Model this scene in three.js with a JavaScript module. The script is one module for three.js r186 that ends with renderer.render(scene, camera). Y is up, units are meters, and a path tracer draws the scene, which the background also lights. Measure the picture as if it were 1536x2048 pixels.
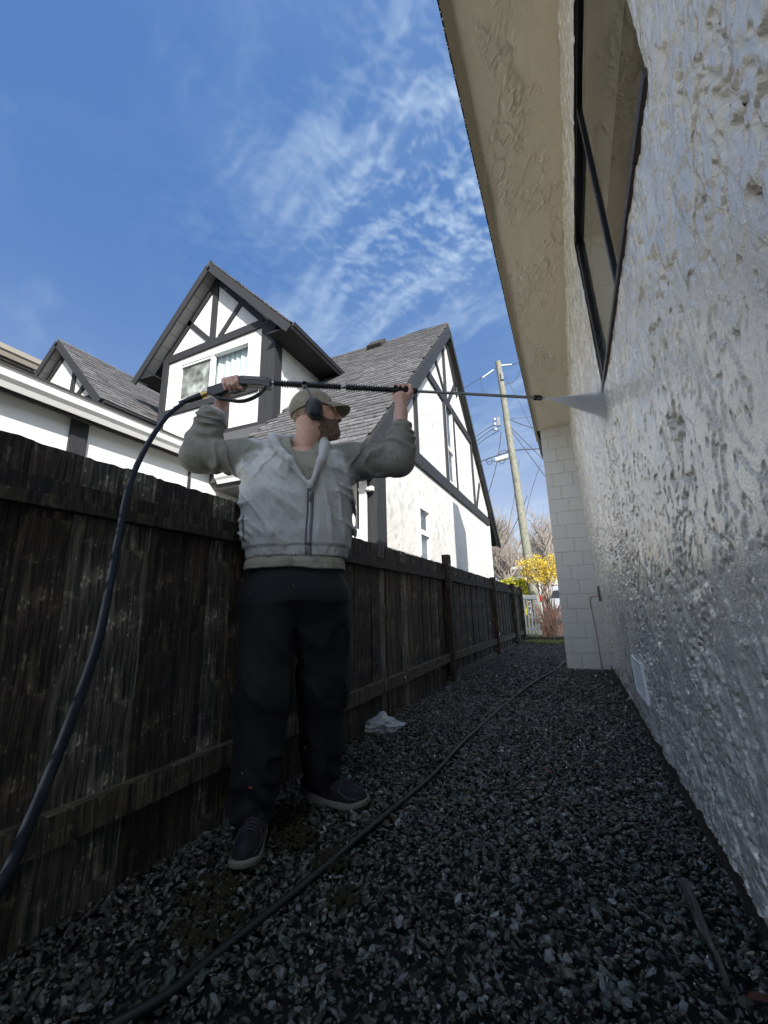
import * as THREE from 'three';
import { mergeGeometries, mergeVertices } from 'three/addons/utils/BufferGeometryUtils.js';
import { RoundedBoxGeometry } from 'three/addons/geometries/RoundedBoxGeometry.js';

// ---------- camera, sky, sun, exposure ----------
const scene = new THREE.Scene();
const camera = new THREE.PerspectiveCamera(101.94, 0.75, 0.03, 600);
camera.position.set(0, 0.85, 0);
camera.rotation.set(0.22722, 0.41412, -0.02343, 'YXZ');
const renderer = new THREE.WebGLRenderer({ antialias: true });
renderer.toneMapping = THREE.LinearToneMapping;
renderer.toneMappingExposure = 3.0;
renderer.shadowMap.enabled = true;
renderer.shadowMap.type = THREE.PCFSoftShadowMap;
const SUN = new THREE.Vector3(1, 1, 1.25).normalize();
const sun = new THREE.DirectionalLight(new THREE.Color(1, 0.955, 0.89), 2.75);
sun.position.copy(SUN).multiplyScalar(60).add(new THREE.Vector3(-2, 2, -6));
sun.target.position.set(-2, 2, -6);
sun.castShadow = true;
sun.shadow.mapSize.set(4096, 4096);
Object.assign(sun.shadow.camera, { left: -24, right: 24, top: 24, bottom: -24, near: 1, far: 140 });
scene.add(sun, sun.target);

// ---------- noise ----------
function rng(seed) { let a = seed >>> 0; return () => { a = (a + 0x6d2b79f5) | 0; let t = Math.imul(a ^ (a >>> 15), 1 | a); t = (t + Math.imul(t ^ (t >>> 7), 61 | t)) ^ t; return ((t ^ (t >>> 14)) >>> 0) / 4294967296; }; }
const HT = new Float32Array(65536); { const r = rng(77); for (let i = 0; i < 65536; i++) HT[i] = r() * 2 - 1; }
const hh = (i, j, k) => HT[(Math.imul(i, 73856093) ^ Math.imul(j, 19349663) ^ Math.imul(k, 83492791)) >>> 7 & 65535];
function noise(x, y, z) {
  const i = Math.floor(x), j = Math.floor(y), k = Math.floor(z); let u = x - i, v = y - j, w = z - k;
  u = u * u * (3 - 2 * u); v = v * v * (3 - 2 * v); w = w * w * (3 - 2 * w);
  const a = hh(i, j, k), b = hh(i + 1, j, k), c = hh(i, j + 1, k), d = hh(i + 1, j + 1, k), e = hh(i, j, k + 1), f = hh(i + 1, j, k + 1), g = hh(i, j + 1, k + 1), h = hh(i + 1, j + 1, k + 1);
  const p = a + (b - a) * u, q = c + (d - c) * u, r = e + (f - e) * u, s = g + (h - g) * u, t = p + (q - p) * v;
  return t + (r + (s - r) * v - t) * w;
}
function fbm(x, y, z, o = 4) { let s = 0, a = 0.5; for (let i = 0; i < o; i++) { s += a * noise(x, y, z); x = x * 2.03 + 7.1; y = y * 2.03 + 3.7; z = z * 2.03 + 1.3; a *= 0.5; } return s; }
// noise that repeats every n cells, for textures that tile
function tnoise(x, y, n, k) { const w = (a) => ((a % n) + n) % n, i = Math.floor(x), j = Math.floor(y); let u = x - i, v = y - j; u = u * u * (3 - 2 * u); v = v * v * (3 - 2 * v); const a = hh(w(i), w(j), k), b = hh(w(i + 1), w(j), k), c = hh(w(i), w(j + 1), k), d = hh(w(i + 1), w(j + 1), k); const p = a + (b - a) * u; return p + (c + (d - c) * u - p) * v; }
function tfbm(u, v, nx, k, o = 4) { let s = 0, a = 0.5, n = nx; for (let i = 0; i < o; i++) { s += a * tnoise(u * n, v * n, n, k + i); n *= 2; a *= 0.5; } return s; }
const clamp = (x, a = 0, b = 1) => Math.min(b, Math.max(a, x));
const sstep = (a, b, x) => { const t = clamp((x - a) / (b - a)); return t * t * (3 - 2 * t); };
const lerp = (a, b, t) => a + (b - a) * t;
const V = (x, y, z) => new THREE.Vector3(x, y, z);

// ---------- sky: clear blue with high cirrus, unseen parts brightened as fill, computed by direction ----------
{
  const W = 2048, H = 1024, data = new Float32Array(W * H * 4);
  for (let r = 0; r < H; r++) {
    const el = ((r + 0.5) / H - 0.5) * Math.PI, y = Math.sin(el), c = Math.cos(el);
    for (let q = 0; q < W; q++) {
      const az = ((q + 0.5) / W - 0.5) * 2 * Math.PI, x = Math.cos(az) * c, z = Math.sin(az) * c;
      const yy = Math.max(y, 0.0), s = Math.max(0, x * SUN.x + yy * SUN.y + z * SUN.z);
      const h = Math.pow(1 - yy, 4.0), gl = Math.pow(s, 1.5) * 0.7 + Math.pow(s, 6) * 1.1 + Math.pow(s, 30) * 2;  // horizon band and sun-side glow raised beyond the view to fill shaded surfaces
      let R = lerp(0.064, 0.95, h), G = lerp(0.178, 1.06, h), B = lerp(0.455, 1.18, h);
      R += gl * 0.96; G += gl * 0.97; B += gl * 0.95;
      if (y > 0.015) {
        const px = x / (y + 0.06), pz = z / (y + 0.06);
        // filaments lie along a, fine ripples across it
        const a = px * 0.88 + pz * 0.48, b = -px * 0.48 + pz * 0.88;
        const w1 = fbm(a * 1.7 + 4, b * 1.7, 3.1, 4), w2 = fbm(a * 1.7, b * 1.7 + 9, 8.4, 4), w3 = fbm(a * 7, b * 7, 6.4, 3);
        const str = fbm(a * 4.2 + w1 * 1.4, b * 17 + w2 * 3.0 + a * 2.2, 5.2, 5), str2 = fbm(a * 9 + w1 * 2.4, b * 40 + w3 * 3 + a * 5, 7.9, 4), rip = fbm(a * 44 + w3 * 3.4 + b * 13, b * 17 + w1 * 3 - a * 6, 2.2, 4), fine = fbm(a * 95 + w3 * 6 + b * 26, b * 55 - a * 14, 7.2, 3);
        const soft = fbm(a * 2.1 + w2 * 0.8 + 2.3, b * 2.6 + w1 * 0.7 + 5.5, 1.2, 5);
        const dx = a + 0.47 + w1 * 0.12 + (b + 0.6) * 0.15, dz = b + 0.60 + w2 * 0.16;
        const patch = Math.exp(-(dx * dx * 5.0 + dz * dz * 11)), far = sstep(-0.15, 0.5, noise(a * 0.8 + 31.2, b * 0.8 + 3.7, 4.4) + soft * 0.6);
        let d = clamp(patch * (0.27 + 0.85 * str + 0.75 * str2 + 1.15 * rip + 1.3 * fine) * 0.56) + clamp(sstep(-0.02, 0.8, soft + 0.55 * str + 0.3 * str2) * (0.12 + 0.24 * far + 0.7 * s));
        d = clamp(d + 0.05 + 0.10 * sstep(-0.3, 0.4, soft)) * sstep(0.01, 0.12, y);
        const cb = 0.98 + 1.3 * s * s;
        R = lerp(R, cb * 0.60, d * 0.72); G = lerp(G, cb * 0.74, d * 0.72); B = lerp(B, cb * 0.90, d * 0.72);
      }
      const o = (r * W + q) * 4, k = 1.0 / 2.6;
      data[o] = R * k; data[o + 1] = G * k; data[o + 2] = B * k; data[o + 3] = 1;
    }
  }
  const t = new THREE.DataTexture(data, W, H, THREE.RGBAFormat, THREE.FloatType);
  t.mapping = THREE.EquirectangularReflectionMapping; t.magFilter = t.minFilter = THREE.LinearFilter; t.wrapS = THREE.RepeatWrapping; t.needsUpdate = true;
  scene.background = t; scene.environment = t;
}

// ---------- builders ----------
const used = {};
const numbered = (n) => { const k = (used[n] = (used[n] ?? -1) + 1); return k ? `${n}_${String(k).padStart(3, '0')}` : n; };
function thing(name, label, category, p = [0, 0, 0], group) { const o = new THREE.Group(); o.name = numbered(name); o.position.set(...p); o.userData = { label, category }; if (group) o.userData.group = group; scene.add(o); o.updateMatrixWorld(true); return o; }
// adds a mesh whose geometry is given in world coordinates (at = where its own origin stands)
function part(parent, name, geo, mat, at, label) {
  const m = new THREE.Mesh(geo, mat); m.name = name; m.castShadow = m.receiveShadow = true;
  const w = V(0, 0, 0); parent.getWorldPosition(w); m.position.set(...(at ?? [0, 0, 0])).sub(w);
  if (label) m.userData.label = label;
  parent.add(m); m.updateMatrixWorld(true); return m;
}
function single(name, label, category, geo, mat, group) { const m = new THREE.Mesh(geo, mat); m.name = numbered(name); m.userData = { label, category }; if (group) m.userData.group = group; m.castShadow = m.receiveShadow = true; scene.add(m); return m; }
function structure(name, geo, mat) { const m = new THREE.Mesh(geo, mat); m.name = name; m.userData.kind = 'structure'; m.receiveShadow = m.castShadow = true; scene.add(m); return m; }
function instanced(parent, name, geo, mat, mats, cols) {
  const m = new THREE.InstancedMesh(geo, mat, mats.length); m.name = name; m.castShadow = m.receiveShadow = true;
  mats.forEach((q, i) => m.setMatrixAt(i, q)); if (cols) cols.forEach((q, i) => m.setColorAt(i, q));
  m.userData.kind = 'stuff'; const w = V(0, 0, 0); if (parent) { parent.getWorldPosition(w); m.position.sub(w); parent.add(m); } else scene.add(m); return m;
}
// uv in metres from the side each face turns to
function metreUV(g, s = 1, ou = 0, ov = 0) {
  const q = g.index ? g.toNonIndexed() : g, p = q.attributes.position, uv = new Float32Array(p.count * 2), A = V(), B = V(), C = V(), n = V();
  for (let i = 0; i < p.count; i += 3) {
    A.fromBufferAttribute(p, i); B.fromBufferAttribute(p, i + 1); C.fromBufferAttribute(p, i + 2); n.copy(B).sub(A).cross(C.clone().sub(A));
    const ax = Math.abs(n.x), ay = Math.abs(n.y), az = Math.abs(n.z);
    [A, B, C].forEach((a, k) => { let u, v; if (ay > ax && ay > az) { u = a.x; v = a.z; } else if (ax > az) { u = a.z; v = a.y; } else { u = a.x; v = a.y; } uv[(i + k) * 2] = u * s + ou; uv[(i + k) * 2 + 1] = v * s + ov; });
  }
  q.setAttribute('uv', new THREE.BufferAttribute(uv, 2)); return q;
}
const box = (x0, x1, y0, y1, z0, z1) => { const g = new THREE.BoxGeometry(Math.abs(x1 - x0), Math.abs(y1 - y0), Math.abs(z1 - z0)); g.translate((x0 + x1) / 2, (y0 + y1) / 2, (z0 + z1) / 2); return metreUV(g); };
const rbox = (x0, x1, y0, y1, z0, z1, r = 0.004) => { const g = new RoundedBoxGeometry(Math.abs(x1 - x0), Math.abs(y1 - y0), Math.abs(z1 - z0), 1, r); g.translate((x0 + x1) / 2, (y0 + y1) / 2, (z0 + z1) / 2); return metreUV(g); };
// a bar of rectangular section from a to b; w across (along side), t thick (along up x ...)
function bar(a, b, w, t, side) {
  const A = V(...a), B = V(...b), d = B.clone().sub(A), L = d.length(); d.normalize();
  const s = V(...side), n = s.clone().cross(d).normalize(), s2 = d.clone().cross(n).normalize();
  const g = metreUV(new THREE.BoxGeometry(w, L, t)); g.applyMatrix4(new THREE.Matrix4().makeBasis(s2, d, n).setPosition(A.add(B).multiplyScalar(0.5))); return g;
}
function tube(pts, r, seg = 40, rad = 8, closed = false) { const c = new THREE.CatmullRomCurve3(pts.map((p) => (p.isVector3 ? p : V(...p))), closed); return new THREE.TubeGeometry(c, seg, r, rad, closed); }
function cyl(a, b, r0, r1 = r0, n = 12, hs = 1) { const A = a.isVector3 ? a : V(...a), B = b.isVector3 ? b : V(...b), d = B.clone().sub(A), L = d.length(); const g = new THREE.CylinderGeometry(r1, r0, L, n, hs); g.translate(0, L / 2, 0); g.applyQuaternion(new THREE.Quaternion().setFromUnitVectors(V(0, 1, 0), d.normalize())); g.translate(A.x, A.y, A.z); return g; }
function prism(pts, x0, x1, axis) { // outline in (u, v), pushed along an axis: 'x' -> (z, y), 'z' -> (x, y)
  const s = new THREE.Shape(pts.map((p) => new THREE.Vector2(...p))), g = new THREE.ExtrudeGeometry(s, { depth: x1 - x0, bevelEnabled: false });
  if (axis === 'x') { g.applyMatrix4(new THREE.Matrix4().set(0, 0, 1, x0, 0, 1, 0, 0, 1, 0, 0, 0, 0, 0, 0, 1)); const q = g.toNonIndexed ? g : g; flip(q); } else g.translate(0, 0, x0);
  return metreUV(g);
}
function flip(g) { if (g.index) g = g.toNonIndexed(); const p = g.attributes.position.array; for (let i = 0; i < p.length; i += 9) for (let k = 0; k < 3; k++) { const t = p[i + 3 + k]; p[i + 3 + k] = p[i + 6 + k]; p[i + 6 + k] = t; } g.computeVertexNormals(); return g; }
const merge = (list) => mergeGeometries(list.map((g) => { const q = g.index ? g.toNonIndexed() : g.clone(); for (const k of Object.keys(q.attributes)) if (!['position', 'normal', 'uv', 'color'].includes(k)) q.deleteAttribute(k); return q; }));

// ---------- textures ----------
function tex(w, h, fn, srgb) {
  const d = new Uint8Array(w * h * 4);
  for (let j = 0; j < h; j++) for (let i = 0; i < w; i++) { const c = fn(i / w, j / h), o = (j * w + i) * 4; if (typeof c === 'number') d[o] = d[o + 1] = d[o + 2] = clamp(c) * 255; else { d[o] = clamp(c[0]) * 255; d[o + 1] = clamp(c[1]) * 255; d[o + 2] = clamp(c[2]) * 255; } d[o + 3] = 255; }
  const t = new THREE.DataTexture(d, w, h); t.magFilter = THREE.LinearFilter; t.minFilter = THREE.LinearMipmapLinearFilter; t.generateMipmaps = true; t.wrapS = t.wrapT = THREE.RepeatWrapping; if (srgb) t.colorSpace = THREE.SRGBColorSpace; t.needsUpdate = true; return t;
}
const scaled = (t, m) => { const c = t.clone(); c.repeat.set(1 / m, 1 / m); c.needsUpdate = true; return c; };   // m metres a tile, for uv in metres
const lin = (r, g, b) => new THREE.Color().setRGB(r, g, b);
const std = (o) => new THREE.MeshStandardMaterial(o);
const S = (c) => (c <= 0.0031308 ? c * 12.92 : 1.055 * Math.pow(c, 1 / 2.4) - 0.055);   // linear to sRGB, for colour maps

// ---------- shared materials ----------
const T = {};
T.grain = tex(512, 512, (u, v) => { const n = tfbm(u, v, 32, 11, 4), p = tfbm(u, v, 96, 40, 2); return 0.5 + n * 0.55 + p * 0.35; });
T.soft = tex(512, 512, (u, v) => 0.5 + tfbm(u, v, 8, 21, 6) * 0.7);
T.roughVar = tex(512, 512, (u, v) => clamp(0.44 + tfbm(u, v, 10, 31, 5) * 0.75, 0.12, 0.95));
// weathered wood: streaks along v, lichen flecks, checks
T.wood = tex(512, 1024, (u, v) => {
  const warp = tfbm(u, v, 4, 51, 3) * 0.018, s = tnoise((u + warp) * 64, v * 4, 64, 52) * 0.5 + tnoise((u + warp) * 160, v * 6, 160, 53) * 0.35 + tnoise((u + warp) * 24, v * 2, 24, 54) * 0.4;
  const l = sstep(0.22, 0.5, tfbm(u, v, 12, 60, 5)), fl = sstep(0.36, 0.6, tfbm(u, v * 0.4, 48, 66, 3));
  let k = 0.30 + s * 0.26; const c = [k * 1.03, k, k * 0.93]; const w = l * 0.16 + fl * 0.34; return [c[0] + w * 0.9, c[1] + w * 0.92, c[2] + w * 0.8];
}, true);
T.woodBump = tex(512, 1024, (u, v) => { const warp = tfbm(u, v, 4, 51, 3) * 0.018; return 0.5 + tnoise((u + warp) * 64, v * 4, 64, 52) * 0.25 + tnoise((u + warp) * 160, v * 6, 160, 53) * 0.3 + tfbm(u, v, 48, 66, 2) * 0.2; });
T.shingle = tex(256, 256, (u, v) => { const n = tfbm(u, v, 64, 71, 3), m = tfbm(u, v, 4, 75, 3); const k = 0.66 + n * 0.45 + m * 0.3; return [k, k, k * 1.01]; }, true);
T.fabric = tex(256, 256, (u, v) => 0.5 + tfbm(u, v, 64, 81, 2) * 0.8);
const M = {
  soil: std({ color: lin(0.01, 0.0095, 0.008), roughness: 0.95, bumpMap: scaled(T.soft, 0.4), bumpScale: 0.02 }),
  terrain: std({ color: lin(0.085, 0.09, 0.05), roughness: 1, bumpMap: scaled(T.soft, 1.5), bumpScale: 0.05 }),
  asphalt: std({ color: lin(0.06, 0.06, 0.062), roughness: 0.9, bumpMap: scaled(T.grain, 0.6), bumpScale: 0.006 }),
  stucco: new THREE.MeshPhysicalMaterial({ color: 0xffffff, vertexColors: true, roughness: 0.52, roughnessMap: scaled(T.roughVar, 0.9), bumpMap: scaled(T.grain, 0.27), bumpScale: 0.0026, clearcoat: 0.9, clearcoatRoughness: 0.19 }),
  wallPlain: std({ color: lin(0.7, 0.69, 0.66), roughness: 0.8 }),
  soffit: std({ color: lin(0.77, 0.695, 0.54), roughness: 0.55, bumpMap: scaled(T.grain, 0.4), bumpScale: 0.0015 }),
  fascia: std({ color: lin(0.34, 0.29, 0.2), roughness: 0.6 }),
  drip: std({ color: lin(0.05, 0.047, 0.04), roughness: 0.35, metalness: 0.5 }),
  found: std({ color: lin(0.045, 0.038, 0.03), roughness: 0.6, bumpMap: scaled(T.soft, 0.3), bumpScale: 0.01 }),
  block: std({ color: lin(0.74, 0.725, 0.68), roughness: 0.75, bumpMap: scaled(T.grain, 0.3), bumpScale: 0.0025 }),
  mortar: std({ color: lin(0.6, 0.585, 0.545), roughness: 0.85 }),
  bronze: std({ color: lin(0.012, 0.013, 0.017), roughness: 0.38, metalness: 0.3 }),
  flash: std({ color: lin(0.045, 0.032, 0.026), roughness: 0.5 }),
  glass: new THREE.MeshPhysicalMaterial({ color: 0xffffff, transmission: 1, thickness: 0, roughness: 0.02, ior: 1.52 }),
  room: std({ color: lin(0.20, 0.19, 0.17), roughness: 1 }),
  whitePaint: std({ color: lin(0.72, 0.72, 0.70), roughness: 0.5 }),
  ventWhite: std({ color: lin(0.9, 0.91, 0.9), roughness: 0.4 }),
  tudor: std({ color: lin(0.60, 0.59, 0.57), roughness: 0.85, bumpMap: scaled(T.soft, 1.1), bumpScale: 0.012, map: scaled(tex(512, 512, (u, v) => { const n = tfbm(u, v, 6, 91, 5), f = sstep(0.28, 0.5, tfbm(u, v, 20, 97, 4)); const k = S(clamp(0.95 + n * 0.1 - f * 0.22, 0, 1)); return [k, k, k * 0.995]; }, true), 2.3) }),
  timber: std({ color: lin(0.0165, 0.017, 0.019), roughness: 0.7, bumpMap: scaled(T.woodBump, 0.6), bumpScale: 0.004 }),
  soffitGrey: std({ color: lin(0.30, 0.30, 0.29), roughness: 0.7 }),
  darkRoof: std({ color: lin(0.03, 0.028, 0.028), roughness: 0.9 }),
  shingles: [0.15, 0.18, 0.205, 0.24].map((k) => std({ color: lin(k, k * 0.975, k * 0.96), roughness: 0.95, map: scaled(T.shingle, 0.5) })),
  roofDeck: std({ color: lin(0.05, 0.05, 0.052), roughness: 0.95 }),
  curtain: std({ color: lin(0.42, 0.50, 0.48), roughness: 0.9 }),
  screen: std({ color: lin(0.16, 0.175, 0.16), roughness: 0.9, map: scaled(tex(256, 256, (u, v) => { const k = 0.75 + tfbm(u, v, 5, 101, 5) * 0.6; return [k, k, k]; }, true), 0.9) }),
  fence: [[0.022, 0.0196, 0.017], [0.014, 0.0124, 0.011], [0.046, 0.043, 0.0385], [0.026, 0.0215, 0.0175]].map((c) => std({ color: lin(Math.min(1, c[0] * 25), Math.min(1, c[1] * 25), Math.min(1, c[2] * 25)), roughness: 0.85, map: scaled(T.wood, 0.5), bumpMap: scaled(T.woodBump, 0.5), bumpScale: 0.006 })),
  rail: std({ color: lin(0.72, 0.66, 0.54), roughness: 0.85, map: scaled(T.wood, 0.4), bumpMap: scaled(T.woodBump, 0.4), bumpScale: 0.004 }),
  railTop: std({ color: lin(0.30, 0.27, 0.22), roughness: 0.85, map: scaled(T.wood, 0.4), bumpMap: scaled(T.woodBump, 0.4), bumpScale: 0.004 }),
  redPost: std({ color: lin(0.30, 0.19, 0.15), roughness: 0.85, map: scaled(T.wood, 0.5), bumpMap: scaled(T.woodBump, 0.5), bumpScale: 0.004 }),
  blackRubber: std({ color: lin(0.012, 0.012, 0.014), roughness: 0.45 }),
};

// ---------- ground ----------
const ground = structure('ground', metreUV(new THREE.PlaneGeometry(500, 500, 1, 1).rotateX(-Math.PI / 2).translate(0, -0.03, -80)), M.terrain);
const fenceX = (z) => -1.41 + (z < -4.8 ? (-4.8 - z) * 0.03 : 0);
const gravelPath = structure('gravel_path', (() => { const g = new THREE.PlaneGeometry(1, 1, 40, 240).rotateX(-Math.PI / 2), p = g.attributes.position; for (let i = 0; i < p.count; i++) { const z = lerp(1.5, -11.2, p.getZ(i) * -1 + 0.5), x = lerp(fenceX(z) - 0.1, 0.37, p.getX(i) + 0.5); p.setXYZ(i, x, -0.012 + 0.012 * fbm(x * 2, z * 2, 4, 3), z); } g.computeVertexNormals(); return metreUV(g); })(), M.soil);
structure('road', metreUV(new THREE.PlaneGeometry(80, 9).rotateX(-Math.PI / 2).translate(0, -0.022, -20.5)), M.asphalt);
{
  const r = rng(5), variants = [];
  for (let k = 0; k < 6; k++) { const g = new THREE.DodecahedronGeometry(1, 0), p = g.attributes.position, o = k * 13.7; for (let i = 0; i < p.count; i++) { const v = V().fromBufferAttribute(p, i), s = 0.82 + 0.42 * noise(v.x * 1.3 + o, v.y * 1.3, v.z * 1.3); v.multiplyScalar(s); v.y = clamp(v.y, -0.8, 0.72 + 0.2 * v.x); v.x += v.y * 0.25; p.setXYZ(i, v.x, v.y, v.z); } g.computeVertexNormals(); variants.push(g); }
  const list = [];
  const addS = (n, z0, z1, sMin, sMax) => { for (let i = 0; i < n; i++) { const z = lerp(z0, z1, r()), x = lerp(fenceX(z) - 0.03, 0.36, r()); list.push([x, z, lerp(sMin, sMax, Math.pow(r(), 2.6)), r(), r(), r(), r(), r()]); } };
  addS(19000, 0.1, -1.7, 0.0055, 0.0160); addS(25000, -1.7, -4.2, 0.0065, 0.018); addS(14500, -4.2, -8.6, 0.010, 0.019); addS(3200, -8.6, -10.8, 0.012, 0.022);
  const tone = (a, b) => { const k = 0.02 + 0.058 * a * a; if (b < 0.032) return [0.12 + 0.14 * a, 0.13 + 0.14 * a, 0.127 + 0.14 * a]; if (b < 0.15) return [0.062, 0.078, 0.068].map((c) => c * (0.7 + a * 0.7)); if (b < 0.24) return [0.055, 0.048, 0.042].map((c) => c * (0.6 + a * 0.8)); return [k * 1.12, k * 1.08, k * 0.88]; };
  const pose = (s) => { const [x, z, q, a, b, c, d] = s, y = 0.004 + 0.010 * fbm(x * 2, z * 2, 4, 3) + d * 0.012; return new THREE.Matrix4().compose(V(x, y, z), new THREE.Quaternion().setFromEuler(new THREE.Euler((a - 0.5) * 1.5, b * 6.3, (c - 0.5) * 1.5)), V(q * (0.8 + c * 0.75), q * (0.42 + a * 0.35), q * (0.62 + b * 0.4))); };
  // those that show largest are stones of their own
  const inView = (s) => { const v = V(s[0], 0.01, s[1]).applyMatrix4(camera.matrixWorldInverse), k = 1 / 1.2337; return v.z < 0 && Math.abs(v.y / -v.z * k) < 1.0 && Math.abs(v.x / -v.z * k) < 0.74; };
  camera.updateMatrixWorld(); camera.matrixWorldInverse.copy(camera.matrixWorld).invert();
  const seen = list.map((s, i) => [inView(s) ? s[2] / Math.hypot(s[0], 0.85, s[1]) : 0, i]).sort((a, b) => b[0] - a[0]).slice(0, 300), own = new Set(seen.map((q) => q[1]));
  const stoneMats = [];
  for (let k = 0; k < 16; k++) stoneMats.push(std({ color: lin(...tone(r(), k < 2 ? 0.01 : k < 5 ? 0.1 : k < 7 ? 0.2 : 0.9)), roughness: 0.33, bumpMap: T.grain, bumpScale: 0.001 }));
  for (const i of own) { const s = list[i], m = new THREE.Mesh(variants[i % 6], stoneMats[Math.floor(s[7] * s[7] * 15.99)]); m.name = numbered('stone'); m.applyMatrix4(pose(s)); m.castShadow = m.receiveShadow = true; gravelPath.add(m); }
  const sm = std({ color: 0xffffff, roughness: 0.32 });
  for (let k = 0; k < 6; k++) { const sub = list.filter((s, i) => i % 6 === k && !own.has(i)); instanced(gravelPath, k ? 'gravel_' + String(k).padStart(3, '0') : 'gravel', variants[k], sm, sub.map(pose), sub.map((s) => lin(...tone(s[6], s[7])))); }
  // moss cushions between the stones
  const mg = new THREE.IcosahedronGeometry(1, 1), mm = std({ color: 0xffffff, roughness: 1 }), mt = [], mc = [];
  for (const [cx, cz, R, n] of [[-1.2, -1.62, 0.1, 130], [-1.05, -1.5, 0.08, 90], [-0.86, -1.42, 0.07, 90], [-1.0, -1.02, 0.1, 130], [-1.12, -1.15, 0.08, 80], [-0.72, -1.27, 0.05, 60], [-0.5, -10.4, 0.45, 700], [-0.85, -10.6, 0.3, 350]])
    for (let i = 0; i < n; i++) { const a = r() * 6.3, d = R * Math.sqrt(r()), s = (0.004 + r() * 0.009) * (cz < -9 ? 2.6 : 1); mt.push(new THREE.Matrix4().compose(V(cx + Math.cos(a) * d, 0.012 + r() * 0.01, cz + Math.sin(a) * d), new THREE.Quaternion().setFromEuler(new THREE.Euler(r() * 3, r() * 3, 0)), V(s, s * 0.7, s))); const k = 0.5 + r() * 0.8; mc.push(cz < -9 ? lin(0.11 * k, 0.115 * k, 0.03 * k) : lin(0.017 * k, 0.016 * k, 0.004 * k)); }
  const moss = instanced(null, 'moss', mg, mm, mt, mc); moss.userData = { kind: 'stuff', label: 'olive green moss growing in cushions among the dark gravel', category: 'moss' };
}

// ---------- the stucco house on the right ----------
const house = thing('stucco_house', 'grey textured stucco house wall with tan soffit and dark window on the right', 'house', [0.345, 0, -1.5]);
const LEAN = 0.032, wallX = (y) => 0.345 - LEAN * y;
const leaned = (g) => g.applyMatrix4(new THREE.Matrix4().makeRotationZ(LEAN)).translate(0.345, 0, 0);   // built on the plane x = 0, put on the wall
const WIN = { z0: -0.86, z1: -2.39, y0: 1.985, y1: 2.985 };
function stuccoH(z, y) { // trowelled render in metres: flat plates with torn edges, pits and tears
  const w1 = fbm(z * 6, y * 6, 1.5, 3), w2 = fbm(z * 6 + 9, y * 5, 2.5, 3), wz = z + 0.03 * w1, wy = y + 0.045 * w2;
  const rough = sstep(-0.12, 0.20, fbm(wz * 1.9 + 4, wy * 1.3, 7.7, 3) + 0.16 * noise(wz * 8, wy * 5, 3.3)), r0 = 0.12 + 0.88 * rough;
  const n1 = fbm(wz * 46, wy * 27, 0.5, 4), n2 = fbm(wz * 95, wy * 62, 3.5, 2), n3 = fbm(wz * 6.5 + 5, wy * 5.0, 9.5, 5), n4 = fbm(wz * 15 + 2, wy * 11, 4.5, 4);
  let h = -0.013 * sstep(0.34 - 0.15 * rough, 0.39 - 0.15 * rough, n1) - 0.007 * sstep(0.40 - 0.17 * rough, 0.46 - 0.17 * rough, n2);   // gouges
  h += 0.0042 * sstep(0.03, 0.048, n3) + 0.0036 * sstep(0.19, 0.208, n3) + 0.003 * sstep(-0.17, -0.15, n3);      // stepped plates
  h += 0.0030 * sstep(0.10, 0.118, n4) * rough;
  const cr = 1 - Math.abs(fbm(wz * 5.5 + 2, wy * 3.6, 5.5, 5)) * 38; h -= 0.013 * sstep(0.1, 0.7, cr) * sstep(-0.04, 0.2, noise(wz * 3.2, wy * 2.4, 8));    // tears
  const ln = 1 - Math.abs(fbm(z * 3 + y * 2.2 + 7, z * 1.3 - y * 1.1, 3.5, 3)) * 40; h += 0.003 * sstep(0.2, 1, ln) * sstep(0.0, 0.3, noise(z * 2, y * 2, 18));   // trowel ridges
  return h + 0.0009 * r0 * fbm(z * 70, y * 45, 6, 2) + 0.003 * fbm(z * 3, y * 2.2, 2, 2);
}
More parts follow.
